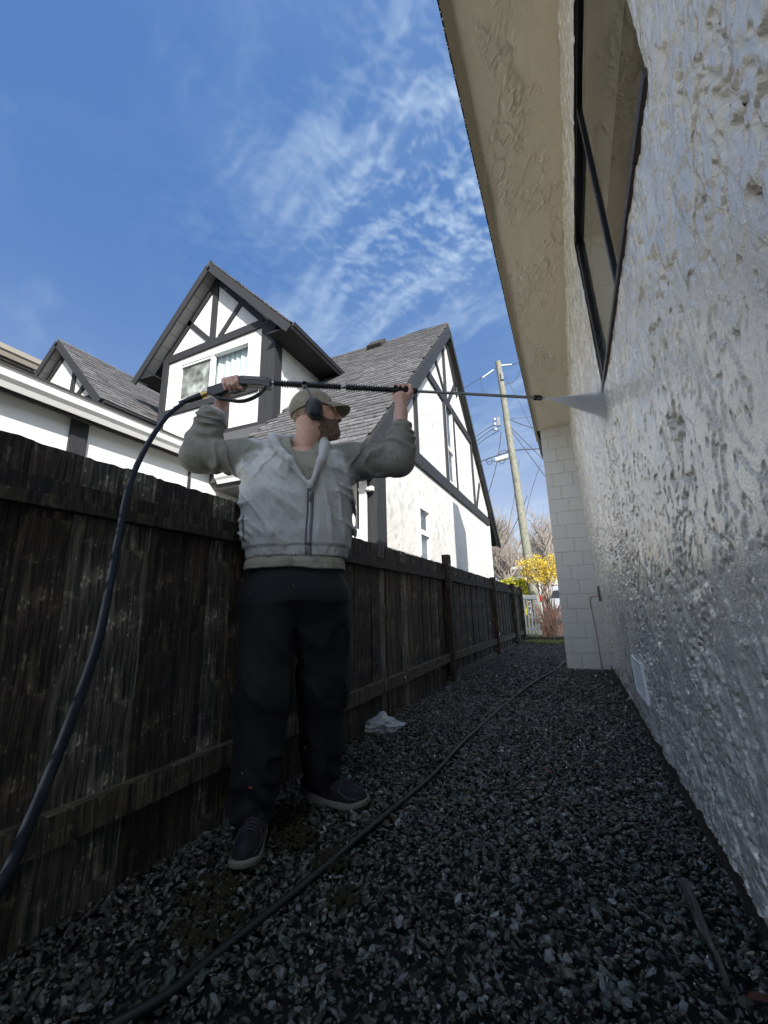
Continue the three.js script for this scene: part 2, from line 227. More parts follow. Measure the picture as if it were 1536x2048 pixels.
{
  const seg = (a, b, step) => { const n = Math.max(1, Math.round(Math.abs(b - a) / step)), o = []; for (let i = 0; i < n; i++) o.push(lerp(a, b, i / n)); return o; };
  const zs = []; const zseg = (a, b) => { let z = a; const o = []; while (z > b + 1e-6) { o.push(z); z -= Math.max(0.0036, 0.0056 * Math.abs(z)); } const k = (b - a) / (o[o.length - 1] - a + (z - o[o.length - 1])); o.forEach((q) => zs.push(a + (q - a) * k)); };
  zseg(-0.12, WIN.z0); zseg(WIN.z0, WIN.z1); zseg(WIN.z1, -6.29); zs.push(-6.29);
  const ys = [...seg(0.1, WIN.y0, 0.0055), ...seg(WIN.y0, WIN.y1, 0.012), ...seg(WIN.y1, 3.4, 0.0065), 3.4];
  const nz = zs.length, ny = ys.length, pos = new Float32Array(nz * ny * 3), col = new Float32Array(nz * ny * 3), uv = new Float32Array(nz * ny * 2), idx = [];
  for (let j = 0; j < ny; j++) for (let i = 0; i < nz; i++) {
    const z = zs[i], y = ys[j], o = j * nz + i, inWin = z < WIN.z0 - 0.001 && z > WIN.z1 + 0.001 && y > WIN.y0 + 0.001 && y < WIN.y1 - 0.001;
    const edge = Math.min(Math.max(WIN.z1 - z, z - WIN.z0, WIN.y0 - y, y - WIN.y1) / 0.05, 1), h = inWin ? 0 : stuccoH(z, y) * (0.35 + 0.65 * clamp(edge));
    pos.set([wallX(y) - h, y, z], o * 3); uv.set([z, y], o * 2);
    const st = fbm(z * 1.6, y * 1.1, 12, 4), sp = sstep(0.2, 0.42, fbm(z * 14, y * 9, 22, 4)), k = 0.84 + st * 0.07 - sp * 0.10;
    col.set([k * 1.04, k * 0.985, k * 0.87], o * 3);
    if (i < nz - 1 && j < ny - 1) { const zc = (z + zs[i + 1]) / 2, yc = (y + ys[j + 1]) / 2; if (zc < WIN.z0 && zc > WIN.z1 && yc > WIN.y0 && yc < WIN.y1) continue; idx.push(o, o + nz, o + 1, o + 1, o + nz, o + nz + 1); }
  }
  const g = new THREE.BufferGeometry(); g.setAttribute('position', new THREE.BufferAttribute(pos, 3)); g.setAttribute('color', new THREE.BufferAttribute(col, 3)); g.setAttribute('uv', new THREE.BufferAttribute(uv, 2)); g.setIndex(idx); g.computeVertexNormals();
  part(house, 'stucco_wall', g, M.stucco);
  // the body of the wall behind the render, with its opening, and the rest of the house
  const wb = (y0, y1, z0, z1) => leaned(box(0.012, 0.17, y0, y1, z1, z0));
  part(house, 'wall', merge([wb(0.09, WIN.y0 - 0.01, 7, -7.6), wb(WIN.y1 + 0.01, 3.42, 7, -7.6), wb(WIN.y0 - 0.01, WIN.y1 + 0.01, 7, WIN.z0 + 0.01), wb(WIN.y0 - 0.01, WIN.y1 + 0.01, WIN.z1 - 0.01, -7.6), leaned(box(-0.004, 0.012, 0.1, 3.42, -0.12, 7)), box(0.5, 6.2, 0.02, 3.42, -7.6, -7.45), box(0.5, 6.2, 0.02, 3.42, 6.85, 7), box(6.05, 6.2, 0.02, 3.42, -7.45, 6.85)]), M.wallPlain);
  part(house, 'inner_wall', merge([box(2.9, 3.0, 0.05, 3.41, -7.44, 6.84), box(0.52, 2.9, 0.9, 0.95, -7.44, 6.84)]), M.room);
  part(house, 'foundation', merge([leaned(rbox(0.0, 0.2, -0.06, 0.105, -7.6, 7, 0.006))]), M.found);
  // soffit with its trowel scratches
  const sx = 74, sz = [], sp = [], su = [], si = []; for (let z = 1.2; z > -6.3; z -= 0.0075) sz.push(z); sz.push(-6.29);
  for (let i = 0; i < sz.length; i++) for (let j = 0; j <= sx; j++) { const x = lerp(-0.222, 0.243, j / sx), z = sz[i]; su.push(x, z); const w = x + 0.02 * fbm(x * 14, z * 8, 4, 3); const m = sstep(-0.10, 0.12, fbm(x * 4, z * 2.2, 6.6, 3) + 0.16 - Math.abs(x - 0.02) * 0.8); const rd = Math.max(sstep(0.35, 1, 1 - Math.abs(fbm(w * 15, z * 10, 2.2, 4)) * 13), 0.8 * sstep(0.35, 1, 1 - Math.abs(fbm(w * 26 + 5, z * 17, 8.2, 4)) * 12) * sstep(0, 0.2, noise(x * 9, z * 5, 4))); sp.push(x, 3.4 - 0.0075 * rd * m + 0.004 * m * sstep(0.02, 0.06, fbm(w * 11, z * 8, 5.2, 4)) - 0.0015 * fbm(x * 30, z * 18, 1, 3) - 0.004 * fbm(x * 3, z * 2, 8, 2), z); if (i < sz.length - 1 && j < sx) { const o = i * (sx + 1) + j; si.push(o, o + 1, o + sx + 1, o + 1, o + sx + 2, o + sx + 1); } }
  const sg = new THREE.BufferGeometry(); sg.setAttribute('position', new THREE.Float32BufferAttribute(sp, 3)); sg.setAttribute('uv', new THREE.Float32BufferAttribute(su, 2)); sg.setIndex(si); sg.computeVertexNormals();
  part(house, 'soffit', sg, M.soffit);
  part(house, 'fascia', merge([box(-0.238, -0.218, 3.388, 3.58, -6.72, 7), box(-0.218, -0.206, 3.386, 3.41, -6.26, 7), box(-0.218, 0.4, 3.412, 3.43, -6.27, 7)]), M.fascia);
  part(house, 'drip_edge', merge([box(-0.246, -0.2385, 3.392, 3.60, -6.72, 7)]), M.drip);
  const roofSlab = (pts) => prism(pts, -7.9, 7.3, 'z');
  part(house, 'roof', merge([roofSlab([[-0.25, 3.585], [3.2, 4.75], [6.7, 3.55], [6.7, 3.43], [-0.2, 3.43]])]), M.darkRoof);
  // window
  const w = part(house, 'window', merge([leaned(box(0.012, 0.034, WIN.y1 - 0.034, WIN.y1, WIN.z1, WIN.z0)), leaned(box(0.012, 0.034, WIN.y0, WIN.y0 + 0.024, WIN.z1, WIN.z0)), leaned(box(0.012, 0.034, WIN.y0 + 0.024, WIN.y1 - 0.034, WIN.z1, WIN.z1 + 0.022)), leaned(box(0.012, 0.034, WIN.y0 + 0.024, WIN.y1 - 0.034, WIN.z0 - 0.022, WIN.z0))]), M.bronze, null, 'dark metal sliding window reflecting the tan soffit');
  part(w, 'meeting_stile', merge([leaned(rbox(0.016, 0.036, WIN.y0 + 0.024, WIN.y1 - 0.034, -1.658, -1.634, 0.003)), leaned(rbox(0.004, 0.026, WIN.y0 + 0.024, WIN.y1 - 0.034, -1.632, -1.606, 0.003))]), M.bronze);
  part(w, 'track', merge([leaned(box(0.0, 0.012, WIN.y1 - 0.014, WIN.y1 - 0.002, WIN.z1, WIN.z0)), leaned(box(0.004, 0.012, WIN.y1 - 0.032, WIN.y1 - 0.02, WIN.z1, WIN.z0))]), M.bronze);
  for (const [a, b, x] of [[WIN.z1 + 0.022, -1.646, 0.026], [-1.619, WIN.z0 - 0.022, 0.014]]) part(w, 'pane', leaned(metreUV(new THREE.PlaneGeometry(b - a, WIN.y1 - WIN.y0 - 0.058).rotateY(-Math.PI / 2).translate(x, (WIN.y0 + WIN.y1 - 0.010) / 2, (a + b) / 2))), M.glass);
  part(house, 'sill_flashing', merge([leaned(rbox(-0.014, 0.03, WIN.y0 - 0.022, WIN.y0 + 0.004, -1.05, WIN.z0 + 0.01, 0.002)), leaned(rbox(-0.013, 0.03, WIN.y0 - 0.021, WIN.y0 + 0.003, -1.99, -1.054, 0.002)), leaned(rbox(-0.014, 0.03, WIN.y0 - 0.022, WIN.y0 + 0.004, -2.47, -1.993, 0.002))]), M.flash);
  // crawl space vent
  const v = part(house, 'vent', merge([leaned(box(-0.016, 0, 0.275, 0.29, -3.4, -2.93)), leaned(box(-0.016, 0, 0.485, 0.5, -3.4, -2.93)), leaned(box(-0.016, 0, 0.29, 0.485, -3.4, -3.385)), leaned(box(-0.016, 0, 0.29, 0.485, -2.945, -2.93)), leaned(box(-0.005, -0.002, 0.29, 0.485, -3.385, -2.945))]), M.ventWhite, null, 'white louvred vent low in the stucco');
  for (let k = 0; k < 9; k++) part(v, 'slat', leaned(box(-0.012, -0.0055, 0.294 + k * 0.0212, 0.307 + k * 0.0212, -3.385, -2.945)), M.ventWhite);
  // block chimney
  const ch = part(house, 'chimney', merge([box(-0.163, 0.36, -0.05, 5.0, -6.735, -6.2775)]), M.mortar, null, 'pale painted concrete block chimney beyond the window'), r = rng(91);
  const CH = 0.1905; for (let c = 0; c < 27; c++) {
    const y0 = 0.02 + c * CH, cuts = c % 3 === 0 ? [-0.17, 0.02, 0.365] : c % 3 === 1 ? [-0.17, -0.075, 0.19, 0.365] : [-0.17, 0.1, 0.365];
    for (let k = 0; k < cuts.length - 1; k++) { const j = () => (r() - 0.5) * 0.004; part(ch, 'block', rbox(cuts[k] + 0.0028, cuts[k + 1] - 0.0028, y0 + 0.0028, y0 + CH - 0.0028, -6.74, -6.27 + j(), 0.006), M.block); }
  }
  part(house, 'conduit', merge([tube([[0.325, 0.94, -5.75], [0.26, 0.93, -5.85], [0.215, 0.92, -6.02], [0.205, 0.84, -6.12], [0.225, 0.5, -6.17], [0.235, 0.2, -6.18], [0.235, -0.02, -6.18]], 0.0085, 48, 7)]), std({ color: lin(0.42, 0.28, 0.25), roughness: 0.6 }), null, 'thin reddish conduit pipe beside the chimney');
  part(house, 'conduit_bracket', merge([rbox(0.285, 0.325, 0.87, 1.05, -5.78, -5.74, 0.003)]), std({ color: lin(0.12, 0.12, 0.12), roughness: 0.6 }));
}

// ---------- board fence ----------
{
  const r = rng(33), fence = thing('board_fence', 'weathered dark wooden board fence running along the left side of the gravel', 'fence', [-1.41, 0, -2.5]);
  const H = 1.362, geos = [];
  for (let k = 0; k < 10; k++) {
    const w = 0.128 + 0.05 * ((k * 7) % 10) / 9, g0 = new THREE.BoxGeometry(0.02, 1, w, 1, 6, 7), p = g0.attributes.position;
    for (let i = 0; i < p.count; i++) { const y = p.getY(i), z = p.getZ(i); let ny = (y + 0.5) * H; if (y > 0.49) ny += 0.002 * noise(z * 40 + k * 7, 1, k) + 0.003 * noise(z * 160, 5, k) - (Math.abs(z) > w * 0.45 ? 0.002 : 0); if (y < -0.49) ny = -0.05; p.setXYZ(i, p.getX(i) + 0.004 * noise(y * 3, z * 9, k) , ny, z * (1 + 0.012 * noise(y * 4 + k, 2, 2))); }
    const g = metreUV(g0, 1, k * 0.173, k * 0.31); g.computeVertexNormals(); geos.push([g, w]);
  }
  let z = 1.3, k = 0; const postZ = [0.35, -2.15, -4.98, -7.75, -9.85, -11.1];
  while (z > -11.05) {
    const [g, w] = geos[Math.floor(r() * 10)], zc = z - w / 2, light = (z < -0.66 && z > -0.93) || r() < 0.1;
    const m = part(fence, 'board', g, M.fence[light ? 2 : [0, 1, 3, 1, 0][Math.floor(r() * 5)]], [fenceX(zc) - 0.02 + (k % 2) * 0.0065 + (r() - 0.5) * 0.004, (r() - 0.5) * 0.007 - (zc < -5 ? (-5 - zc) * 0.013 : 0), zc]);
    m.rotation.set((r() - 0.5) * 0.004, (r() - 0.5) * 0.03, 0); z -= w - 0.006 + r() * 0.002; k++;
  }
  const drop = (q) => (q < -5 ? (-5 - q) * 0.013 : 0);
  for (let i = 0; i < postZ.length; i++) {
    const q = postZ[i], x = fenceX(q), red = i >= 2 && i < 4;
    part(fence, 'post', metreUV(new RoundedBoxGeometry(0.09, i === 2 ? 1.54 : 1.37, 0.1, 1, 0.006).translate(0, 0.7 - drop(q), 0), 1, i * 0.3), i === 2 ? M.redPost : M.fence[red ? 3 : 0], [x + 0.035, 0, q]);
    const za = i ? postZ[i - 1] - 0.055 : 1.3, zb = q + 0.055; if (za < zb) continue;
    const A = (y, dx) => [[fenceX(za) + dx, y - drop(za), za], [fenceX(zb) + dx, y - drop(zb), zb]];
    const [a, b] = A(1.205, 0.014); part(fence, 'top_rail', metreUV(bar(a, b, 0.085, 0.04, [0, 1, 0])), M.railTop);
    const [c, d] = A(0.272, 0.016); part(fence, 'bottom_rail', metreUV(bar(c, d, 0.085, 0.045, [0, 1, 0])), M.rail);
    if (i > 2) { const [e, f] = A(0.03, 0.012); part(fence, 'kick_board', metreUV(bar(e, f, 0.14, 0.02, [0, 1, 0])), M.rail); }
  }
}

// ---------- the half-timbered house beyond the fence ----------
const tudor = thing('tudor_house', 'white half timbered house with grey shingled gables and dark beams beyond the fence', 'house', [-2.2, 0, -4.75]);
{
  const r = rng(404), GX = -2.2, APZ = -9.0, APY = 7.74, LZ = -4.2, LY = 2.80, RZ = -14.6, RY = 2.96;   // gable plane, apex and eaves
  const slopeL = (z) => lerp(APY, LY, (APZ - z) / (APZ - LZ)), slopeR = (z) => lerp(APY, RY, (APZ - z) / (APZ - RZ));
  // walls: solid slabs with window openings cut as holes
  const wallWith = (outer, holes, d0, d1) => { const s = new THREE.Shape(outer.map((p) => new THREE.Vector2(...p))); holes.forEach(([a, b, c, d]) => { const h = new THREE.Path(); h.moveTo(a, c); h.lineTo(b, c); h.lineTo(b, d); h.lineTo(a, d); h.closePath(); s.holes.push(h); }); return [s, d0, d1]; };
  const onX = ([s, d0, d1]) => metreUV(new THREE.ExtrudeGeometry(s, { depth: d1 - d0, bevelEnabled: false }).applyMatrix4(new THREE.Matrix4().set(0, 0, 1, d0, 0, 1, 0, 0, -1, 0, 0, 0, 0, 0, 0, 1)));   // shape u = -z
  const onZ = ([s, d0, d1]) => metreUV(new THREE.ExtrudeGeometry(s, { depth: d1 - d0, bevelEnabled: false }).translate(0, 0, d0));
  const LW = [6.4, 7.0, 1.12, 2.53], UW = [8.53, 9.2, 3.5, 5.45];
  part(tudor, 'gable_wall', onX(wallWith([[4.75, -0.05], [13.3, -0.05], [13.3, slopeR(-13.3) - 0.12], [-APZ, APY - 0.13], [4.75, slopeL(-4.75) - 0.13]], [LW, UW], GX - 0.2, GX)), M.tudor);
  part(tudor, 'front_wall', box(-13.5, GX - 0.2, -0.05, 3.05, -4.95, -4.75), M.tudor);
  part(tudor, 'back_wall', merge([box(-13.5, GX - 0.2, -0.05, 3.8, -13.3, -13.1), box(-13.5, -13.3, -0.05, 3.0, -13.1, -4.95)]), M.tudor);
  part(tudor, 'inner_wall', merge([box(GX - 1.4, GX - 1.3, 0, 2.9, -12, -5.2), box(GX - 1.4, GX - 1.3, 2.95, 5.5, -10.5, -7.6)]), M.room);
  // timber on the gable wall: (z, y) from and to, width
  const tim = (a, b, w, d = 0.035) => part(tudor, 'timber', bar([GX + d / 2, a[1], a[0]], [GX + d / 2, b[1], b[0]], w, d, [0, 0, 1]), M.timber);
  const timY = (a, b, w, d = 0.035) => part(tudor, 'timber', bar([GX + d / 2, a[1], a[0]], [GX + d / 2, b[1], b[0]], w, d, [0, 1, 0]), M.timber);
  timY([-4.98, 3.33], [-13.32, 3.44], 0.24, 0.045);                       // long beam
  timY([-6.85, 5.47], [-11.6, 5.47], 0.19, 0.042);                        // collar
  tim([-6.47, 3.45], [-6.47, 4.95], 0.15); tim([-8.70, 5.56], [-8.70, 7.1], 0.15);
  tim([-8.47, 3.45], [-8.47, 5.40], 0.13, 0.04); tim([-9.26, 3.45], [-9.26, 5.40], 0.13, 0.04);
  tim([-11.27, 3.5], [-11.27, 5.40], 0.15); tim([-12.15, 4.42], [-11.45, 3.52], 0.12, 0.03);
  tim([-7.83, 6.28], [-8.74, 5.58], 0.12, 0.03); tim([-9.78, 6.5], [-8.9, 5.58], 0.12, 0.03);
  tim([-6.1, 3.75], [-6.42, 3.42], 0.10, 0.03); tim([-5.05, 3.62], [-5.75, 3.42], 0.17, 0.03);
  tim([-9.1, 7.25], [-9.9, 6.2], 0.11, 0.03);
  part(tudor, 'corner_post', merge([box(GX - 0.002, GX + 0.04, -0.05, 3.4, -5.0, -4.72), box(GX - 0.25, GX + 0.04, -0.05, 2.95, -4.72, -4.7)]), M.timber);
  part(tudor, 'corner_board', box(GX, GX + 0.03, -0.05, 3.32, -13.33, -13.15), M.whitePaint);
  // main roof: deck, shingles, barge boards and gutter
  const up = V(0, APY - LY, APZ - LZ), upL = up.length(); up.normalize(); const nrm = V(0, up.z * -1, up.y).normalize();   // slope facing the camera
  const RX = GX + 0.13, deck = (a, b, x0, x1, t) => prism([[a[0], a[1]], [b[0], b[1]], [b[0], b[1] - t], [a[0], a[1] - t]], x0, x1, 'x');
  part(tudor, 'roof', merge([deck([LZ + 0.05, LY - 0.06], [APZ, APY], -13.6, RX - 0.02, 0.12), deck([RZ, RY], [APZ, APY], -13.6, RX - 0.02, 0.12)]), M.roofDeck, null);
  const roof = tudor.children[tudor.children.length - 1];
  const lay = (owner, o, ux, uu, n, L, Wd, nOwn, skip, tabW = 0.26, exp = 0.145) => {   // courses of shingles on a slope
    const g = metreUV(new RoundedBoxGeometry(tabW - 0.010, exp + 0.03, 0.016, 1, 0.002)), vs = [0, 1, 2, 3].map((k) => { const q = g.clone(), a = q.attributes.uv; for (let i = 0; i < a.count; i++) a.setXY(i, a.getX(i) + k * 0.37, a.getY(i) + k * 0.21); return q; }), all = [];
    const tilt = new THREE.Matrix4(), B = new THREE.Matrix4();
    for (let c = 0; (c + 1) * exp < L + 0.06; c++) for (let k = -1; k * tabW < Wd; k++) {
      const uq = k * tabW + (c % 2) * tabW * 0.5 + (c % 3) * 0.03, u0 = Math.max(0, uq), u1 = Math.min(Wd, uq + tabW), s = c * exp + (r() - 0.5) * 0.012; if (u1 - u0 < 0.03) continue; const sc = (u1 - u0) / tabW, u = u0 - tabW * (1 - sc) / 2;
      const p = o.clone().addScaledVector(ux, u + tabW / 2).addScaledVector(uu, s + exp / 2).addScaledVector(n, 0.013 + (r() - 0.5) * 0.006); if (skip && skip(p)) continue;
      B.makeBasis(ux, uu, n).setPosition(p); tilt.makeRotationX(-0.085 + (r() - 0.5) * 0.03); tilt.scale(V(sc, 1, 1)); all.push([p.distanceTo(camera.position), B.clone().multiply(tilt), Math.floor(r() * 4), Math.floor(r() * 4)]);
    }
    all.sort((a, b) => a[0] - b[0]);
    const w = V(); owner.getWorldPosition(w);
    all.slice(0, nOwn).forEach(([, m, a, b]) => { const q = new THREE.Mesh(vs[b], M.shingles[a]); q.name = 'shingle'; q.applyMatrix4(m); q.position.sub(w); q.castShadow = q.receiveShadow = true; owner.add(q); });
    for (let k = 0; k < 4; k++) { const sub = all.slice(nOwn).filter((q) => q[2] === k).map((q) => q[1]); if (sub.length) instanced(owner, k ? 'shingle_field_' + String(k).padStart(3, '0') : 'shingle_field', vs[k], M.shingles[k], sub); }
  };
  lay(roof, V(-7.2, LY - 0.03, LZ + 0.03), V(1, 0, 0), up, nrm, upL - 0.05, RX + 7.2, 300, (p) => (p.x < -4.62 && p.z > -7.6 && p.x < -4.62 - Math.max(0, (-5.6 - p.z)) * 0) );
  { const upR = V(0, APY - RY, APZ - RZ), L = upR.length(); upR.normalize(); lay(roof, V(-3.2, RY, RZ), V(1, 0, 0), upR, V(0, Math.abs(upR.z), -upR.y), L, RX + 3.2, 0); }
  part(tudor, 'ridge_cap', prism([[APZ - 0.14, APY - 0.1], [APZ, APY + 0.045], [APZ + 0.14, APY - 0.1]], -7, RX, 'x'), M.shingles[1]);
  const barge = (a, b, x, w, t) => part(tudor, 'barge_board', bar([x, a[1], a[0]], [x, b[1], b[0]], w, t, [0, 1, 0]), M.timber);
  barge([LZ - 0.02, LY - 0.2], [APZ + 0.0, APY - 0.2], RX, 0.24, 0.035); barge([RZ, RY - 0.16], [APZ - 0.03, APY - 0.2], RX, 0.17, 0.035);
  barge([-4.95, slopeL(-4.95) - 0.22], [APZ - 0.06, APY - 0.3], GX + 0.02, 0.16, 0.03); barge([-13.3, slopeR(-13.3) - 0.2], [APZ + 0.06, APY - 0.3], GX + 0.018, 0.16, 0.026);
  part(tudor, 'soffit', merge([bar([GX + 0.06, slopeR(RZ) - 0.15, RZ], [GX + 0.06, APY - 0.15, APZ], 0.1, 0.015, [1, 0, 0]), bar([GX + 0.06, LY - 0.14, LZ], [GX + 0.06, APY - 0.14, APZ], 0.1, 0.015, [1, 0, 0])]), M.soffitGrey);
  part(tudor, 'roof_vent', metreUV(new RoundedBoxGeometry(0.42, 0.42, 0.13, 2, 0.02).applyMatrix4(new THREE.Matrix4().makeBasis(V(1, 0, 0), up, nrm).setPosition(V(-3.95, slopeL(-8.75) + 0.1, -8.75)))), M.darkRoof);
  // gutters: a moulded profile pushed along the eave
  const gutProf = [[0, 0], [0.0, -0.12], [0.05, -0.135], [0.075, -0.09], [0.11, -0.06], [0.12, -0.005], [0.135, 0.006], [0.115, 0.012], [0.1, -0.01], [0.015, -0.01]];
  part(tudor, 'gutter', prism(gutProf.map(([u, v]) => [LZ + 0.06 + u, LY - 0.1 + v]), -4.3, GX - 0.12, 'x'), M.whitePaint, null, 'short white gutter at the corner of the gable');
  part(tudor, 'eave_board', merge([box(-4.4, GX + 0.1, LY - 0.28, LY - 0.1, LZ + 0.03, LZ + 0.06), box(-4.4, GX - 0.02, LY - 0.3, LY - 0.28, -4.75, LZ + 0.06)]), M.timber);
  // downpipe with its strap, and the hood below it
  const dpx = -2.33, dpz = -4.64;
  part(tudor, 'downpipe', merge([rbox(dpx - 0.045, dpx + 0.045, -0.02, 2.5, dpz - 0.035, dpz + 0.035, 0.008), tube([[dpx - 0.05, 2.76, -4.3], [dpx - 0.05, 2.66, -4.31], [dpx - 0.02, 2.56, -4.5], [dpx, 2.46, -4.63], [dpx, 2.36, -4.64]], 0.042, 20, 8)]), M.whitePaint);
  part(tudor, 'pipe_strap', merge([rbox(dpx - 0.055, dpx + 0.1, 2.33, 2.37, dpz - 0.045, dpz + 0.045, 0.006), rbox(dpx + 0.1, dpx + 0.15, 2.32, 2.38, dpz - 0.03, dpz + 0.03, 0.006)]), M.whitePaint);
  part(tudor, 'flood_lamp', merge([new THREE.SphereGeometry(0.13, 20, 12, 0, 6.3, 0, 1.7).translate(-2.66, 1.86, -4.63), metreUV(prism([[-2.66, 1.76], [-2.36, 1.82], [-2.36, 1.46], [-2.5, 1.46]], -4.6, -4.5, 'z'))]), M.whitePaint, null, 'white rounded fitting with a slanted panel by the downpipe');
  // windows of the gable wall
  const win = (z0, z1, y0, y1, rails, label) => {
    const f = 0.055, x = GX, fr = part(tudor, 'window', merge([box(x - 0.1, x + 0.03, y0 - 0.03, y0 + f, z1 + 0.005, z0 - 0.005), box(x - 0.1, x + 0.03, y1 - f, y1 + 0.02, z1 + 0.005, z0 - 0.005), box(x - 0.1, x + 0.028, y0 + f, y1 - f, z0 - f, z0), box(x - 0.1, x + 0.028, y0 + f, y1 - f, z1, z1 + f)]), M.whitePaint, null, label);
    const lv = [y0 + f, ...rails, y1 - f];
    rails.forEach((q) => part(fr, 'mid_rail', rbox(x - 0.035, x + 0.02, q - 0.045, q + 0.045, z1 + f, z0 - f, 0.006), M.whitePaint));
    for (let i = 0; i < lv.length - 1; i++) part(fr, 'pane', metreUV(new THREE.PlaneGeometry(z0 - z1 - 2 * f, lv[i + 1] - lv[i]).rotateY(Math.PI / 2).translate(x - 0.006, (lv[i] + lv[i + 1]) / 2, (z0 + z1) / 2)), M.glass);
    part(fr, 'blind', box(x - 0.05, x - 0.04, y0, y1, z1, z0), M.screen);
  };
  win(-6.4, -7.0, 1.12, 2.53, [2.08], 'white two pane window low in the gable wall'); win(-8.55, -9.18, 3.5, 5.45, [4.35], 'tall narrow window between the upper gable beams');

  // large dormer gable facing the camera
  const DZ = -5.6, DL = -7.68, DR = -4.64, DAX = -6.26, DAY = 8.12, DEL = [-8.25, 5.90], DER = [-4.12, 5.93], RZ0 = -5.32;
  const dr = (x) => (x > DAX ? lerp(DAY, DER[1], (x - DAX) / (DER[0] - DAX)) : lerp(DAY, DEL[1], (DAX - x) / (DAX - DEL[0])));
  part(tudor, 'dormer_wall', merge([onZ(wallWith([[DL, 3.0], [DR - 0.02, 3.0], [DR - 0.02, dr(DR) - 0.13], [DAX, DAY - 0.14], [DL, dr(DL) - 0.14]], [[-7.24, -5.22, 5.12, 6.1]], DZ - 0.18, DZ)), box(DR - 0.18, DR, 3.0, dr(DR) - 0.12, -9.2, DZ - 0.001), box(DL, DL + 0.18, 3.0, dr(DL) - 0.12, -9.2, DZ - 0.18)]), M.tudor);
  const dt = (a, b, w, d = 0.035, s = [1, 0, 0]) => part(tudor, 'timber', bar([a[0], a[1], DZ + d / 2], [b[0], b[1], DZ + d / 2], w, d, s), M.timber);
  dt([DL + 0.1, 6.27], [DR - 0.3, 6.36], 0.17, 0.042, [0, 1, 0]);
  dt([DL + 0.1, 4.98], [-5.0, 4.98], 0.13, 0.042, [0, 1, 0]); dt([-6.29, 6.36], [-6.29, 7.96], 0.15);
  dt([-5.48, 7.13], [-6.1, 6.4], 0.11, 0.03); dt([-7.05, 7.08], [-6.35, 6.4], 0.11, 0.03);
  dt([-5.77, 4.3], [-5.77, 4.92], 0.13); dt([DL + 0.07, 4.2], [DL + 0.07, 6.6], 0.16, 0.045);
  part(tudor, 'corner_post', merge([box(DR - 0.31, DR - 0.16, 4.0, dr(DR) - 0.1, DZ, DZ + 0.05), box(DR - 0.158, DR + 0.03, 4.0, dr(DR) - 0.1, DZ - 0.17, DZ + 0.047)]), M.timber);
  dt([DL + 0.16, 4.25], [DR - 0.31, 4.2], 0.1, 0.05, [0, 1, 0]);
  const dd = (a, b, t) => prism([[a[0], a[1]], [b[0], b[1]], [b[0], b[1] - t], [a[0], a[1] - t]], -9.1, RZ0, 'z');
  const droof = part(tudor, 'dormer_roof', merge([dd(DER, [DAX, DAY], 0.07), dd(DEL, [DAX, DAY], 0.07)]), M.roofDeck);
  { const u = V(DAX - DER[0], DAY - DER[1], 0), L = u.length(); u.normalize(); lay(droof, V(DER[0] + 0.03, DER[1] - 0.03, RZ0 + 0.02), V(0, 0, -1), u, V(u.y, -u.x, 0), L, 3.6, 0); const u2 = V(DAX - DEL[0], DAY - DEL[1], 0); u2.normalize(); lay(droof, V(DEL[0] - 0.03, DEL[1] - 0.03, RZ0 - 3.6), V(0, 0, 1), u2, V(-u2.y, u2.x, 0), L, 3.6, 0); }
  const db = (a, b, z, w, t) => part(tudor, 'barge_board', bar([a[0], a[1], z], [b[0], b[1], z], w, t, [0, 1, 0]), M.timber);
  db([DER[0], DER[1] - 0.14], [DAX + 0.01, DAY - 0.14], RZ0 + 0.005, 0.165, 0.035); db([DEL[0], DEL[1] - 0.14], [DAX - 0.01, DAY - 0.14], RZ0 + 0.006, 0.165, 0.033);
  db([DR - 0.15, dr(DR) - 0.22], [DAX + 0.04, DAY - 0.32], DZ + 0.014, 0.12, 0.028); db([DL + 0.05, dr(DL) - 0.2], [DAX - 0.03, DAY - 0.32], DZ + 0.015, 0.14, 0.03);
  // boarded soffit: short boards up the left slope, plain under the right eave
  for (let k = 0; k < 9; k++) { const a = k / 9, b = (k + 0.97) / 9, q = (t) => [lerp(DEL[0] + 0.06, DAX, t), lerp(DEL[1] - 0.06, DAY - 0.1, t)]; const A = q(a), B = q(b); part(tudor, 'soffit_board', bar([A[0], A[1] - 0.04, (RZ0 + DZ) / 2], [B[0], B[1] - 0.04, (RZ0 + DZ) / 2], Math.abs(RZ0 - DZ) - 0.04, 0.012, [0, 0, 1]), M.soffitGrey); }
  part(tudor, 'eave_soffit', bar([(DR + DER[0]) / 2, DER[1] - 0.06, RZ0 - 0.03], [(DR + DER[0]) / 2, DER[1] - 0.06, -7.3], DER[0] - DR, 0.02, [1, 0, 0]), M.timber); part(tudor, 'eave_soffit', bar([(DL + DEL[0]) / 2, DEL[1] - 0.06, RZ0 - 0.03], [(DL + DEL[0]) / 2, DEL[1] - 0.06, -7.3], DL - DEL[0], 0.02, [1, 0, 0]), M.timber);
  part(tudor, 'eave_gutter', merge([prism(gutProf.map(([u, v]) => [DER[0] + 0.0 + u * 0.8, DER[1] - 0.03 + v * 0.8]), -7.4, RZ0 - 0.02, 'z')]), M.timber);
  // dormer window
  const dw = part(tudor, 'window', merge([box(-7.26, -5.2, 6.03, 6.12, DZ - 0.08, DZ + 0.03), box(-7.26, -5.2, 5.1, 5.18, DZ - 0.08, DZ + 0.035), box(-7.26, -7.17, 5.18, 6.03, DZ - 0.08, DZ + 0.028), box(-5.29, -5.2, 5.18, 6.03, DZ - 0.08, DZ + 0.028)]), M.whitePaint, null, 'white sliding window with pale curtains in the dormer');
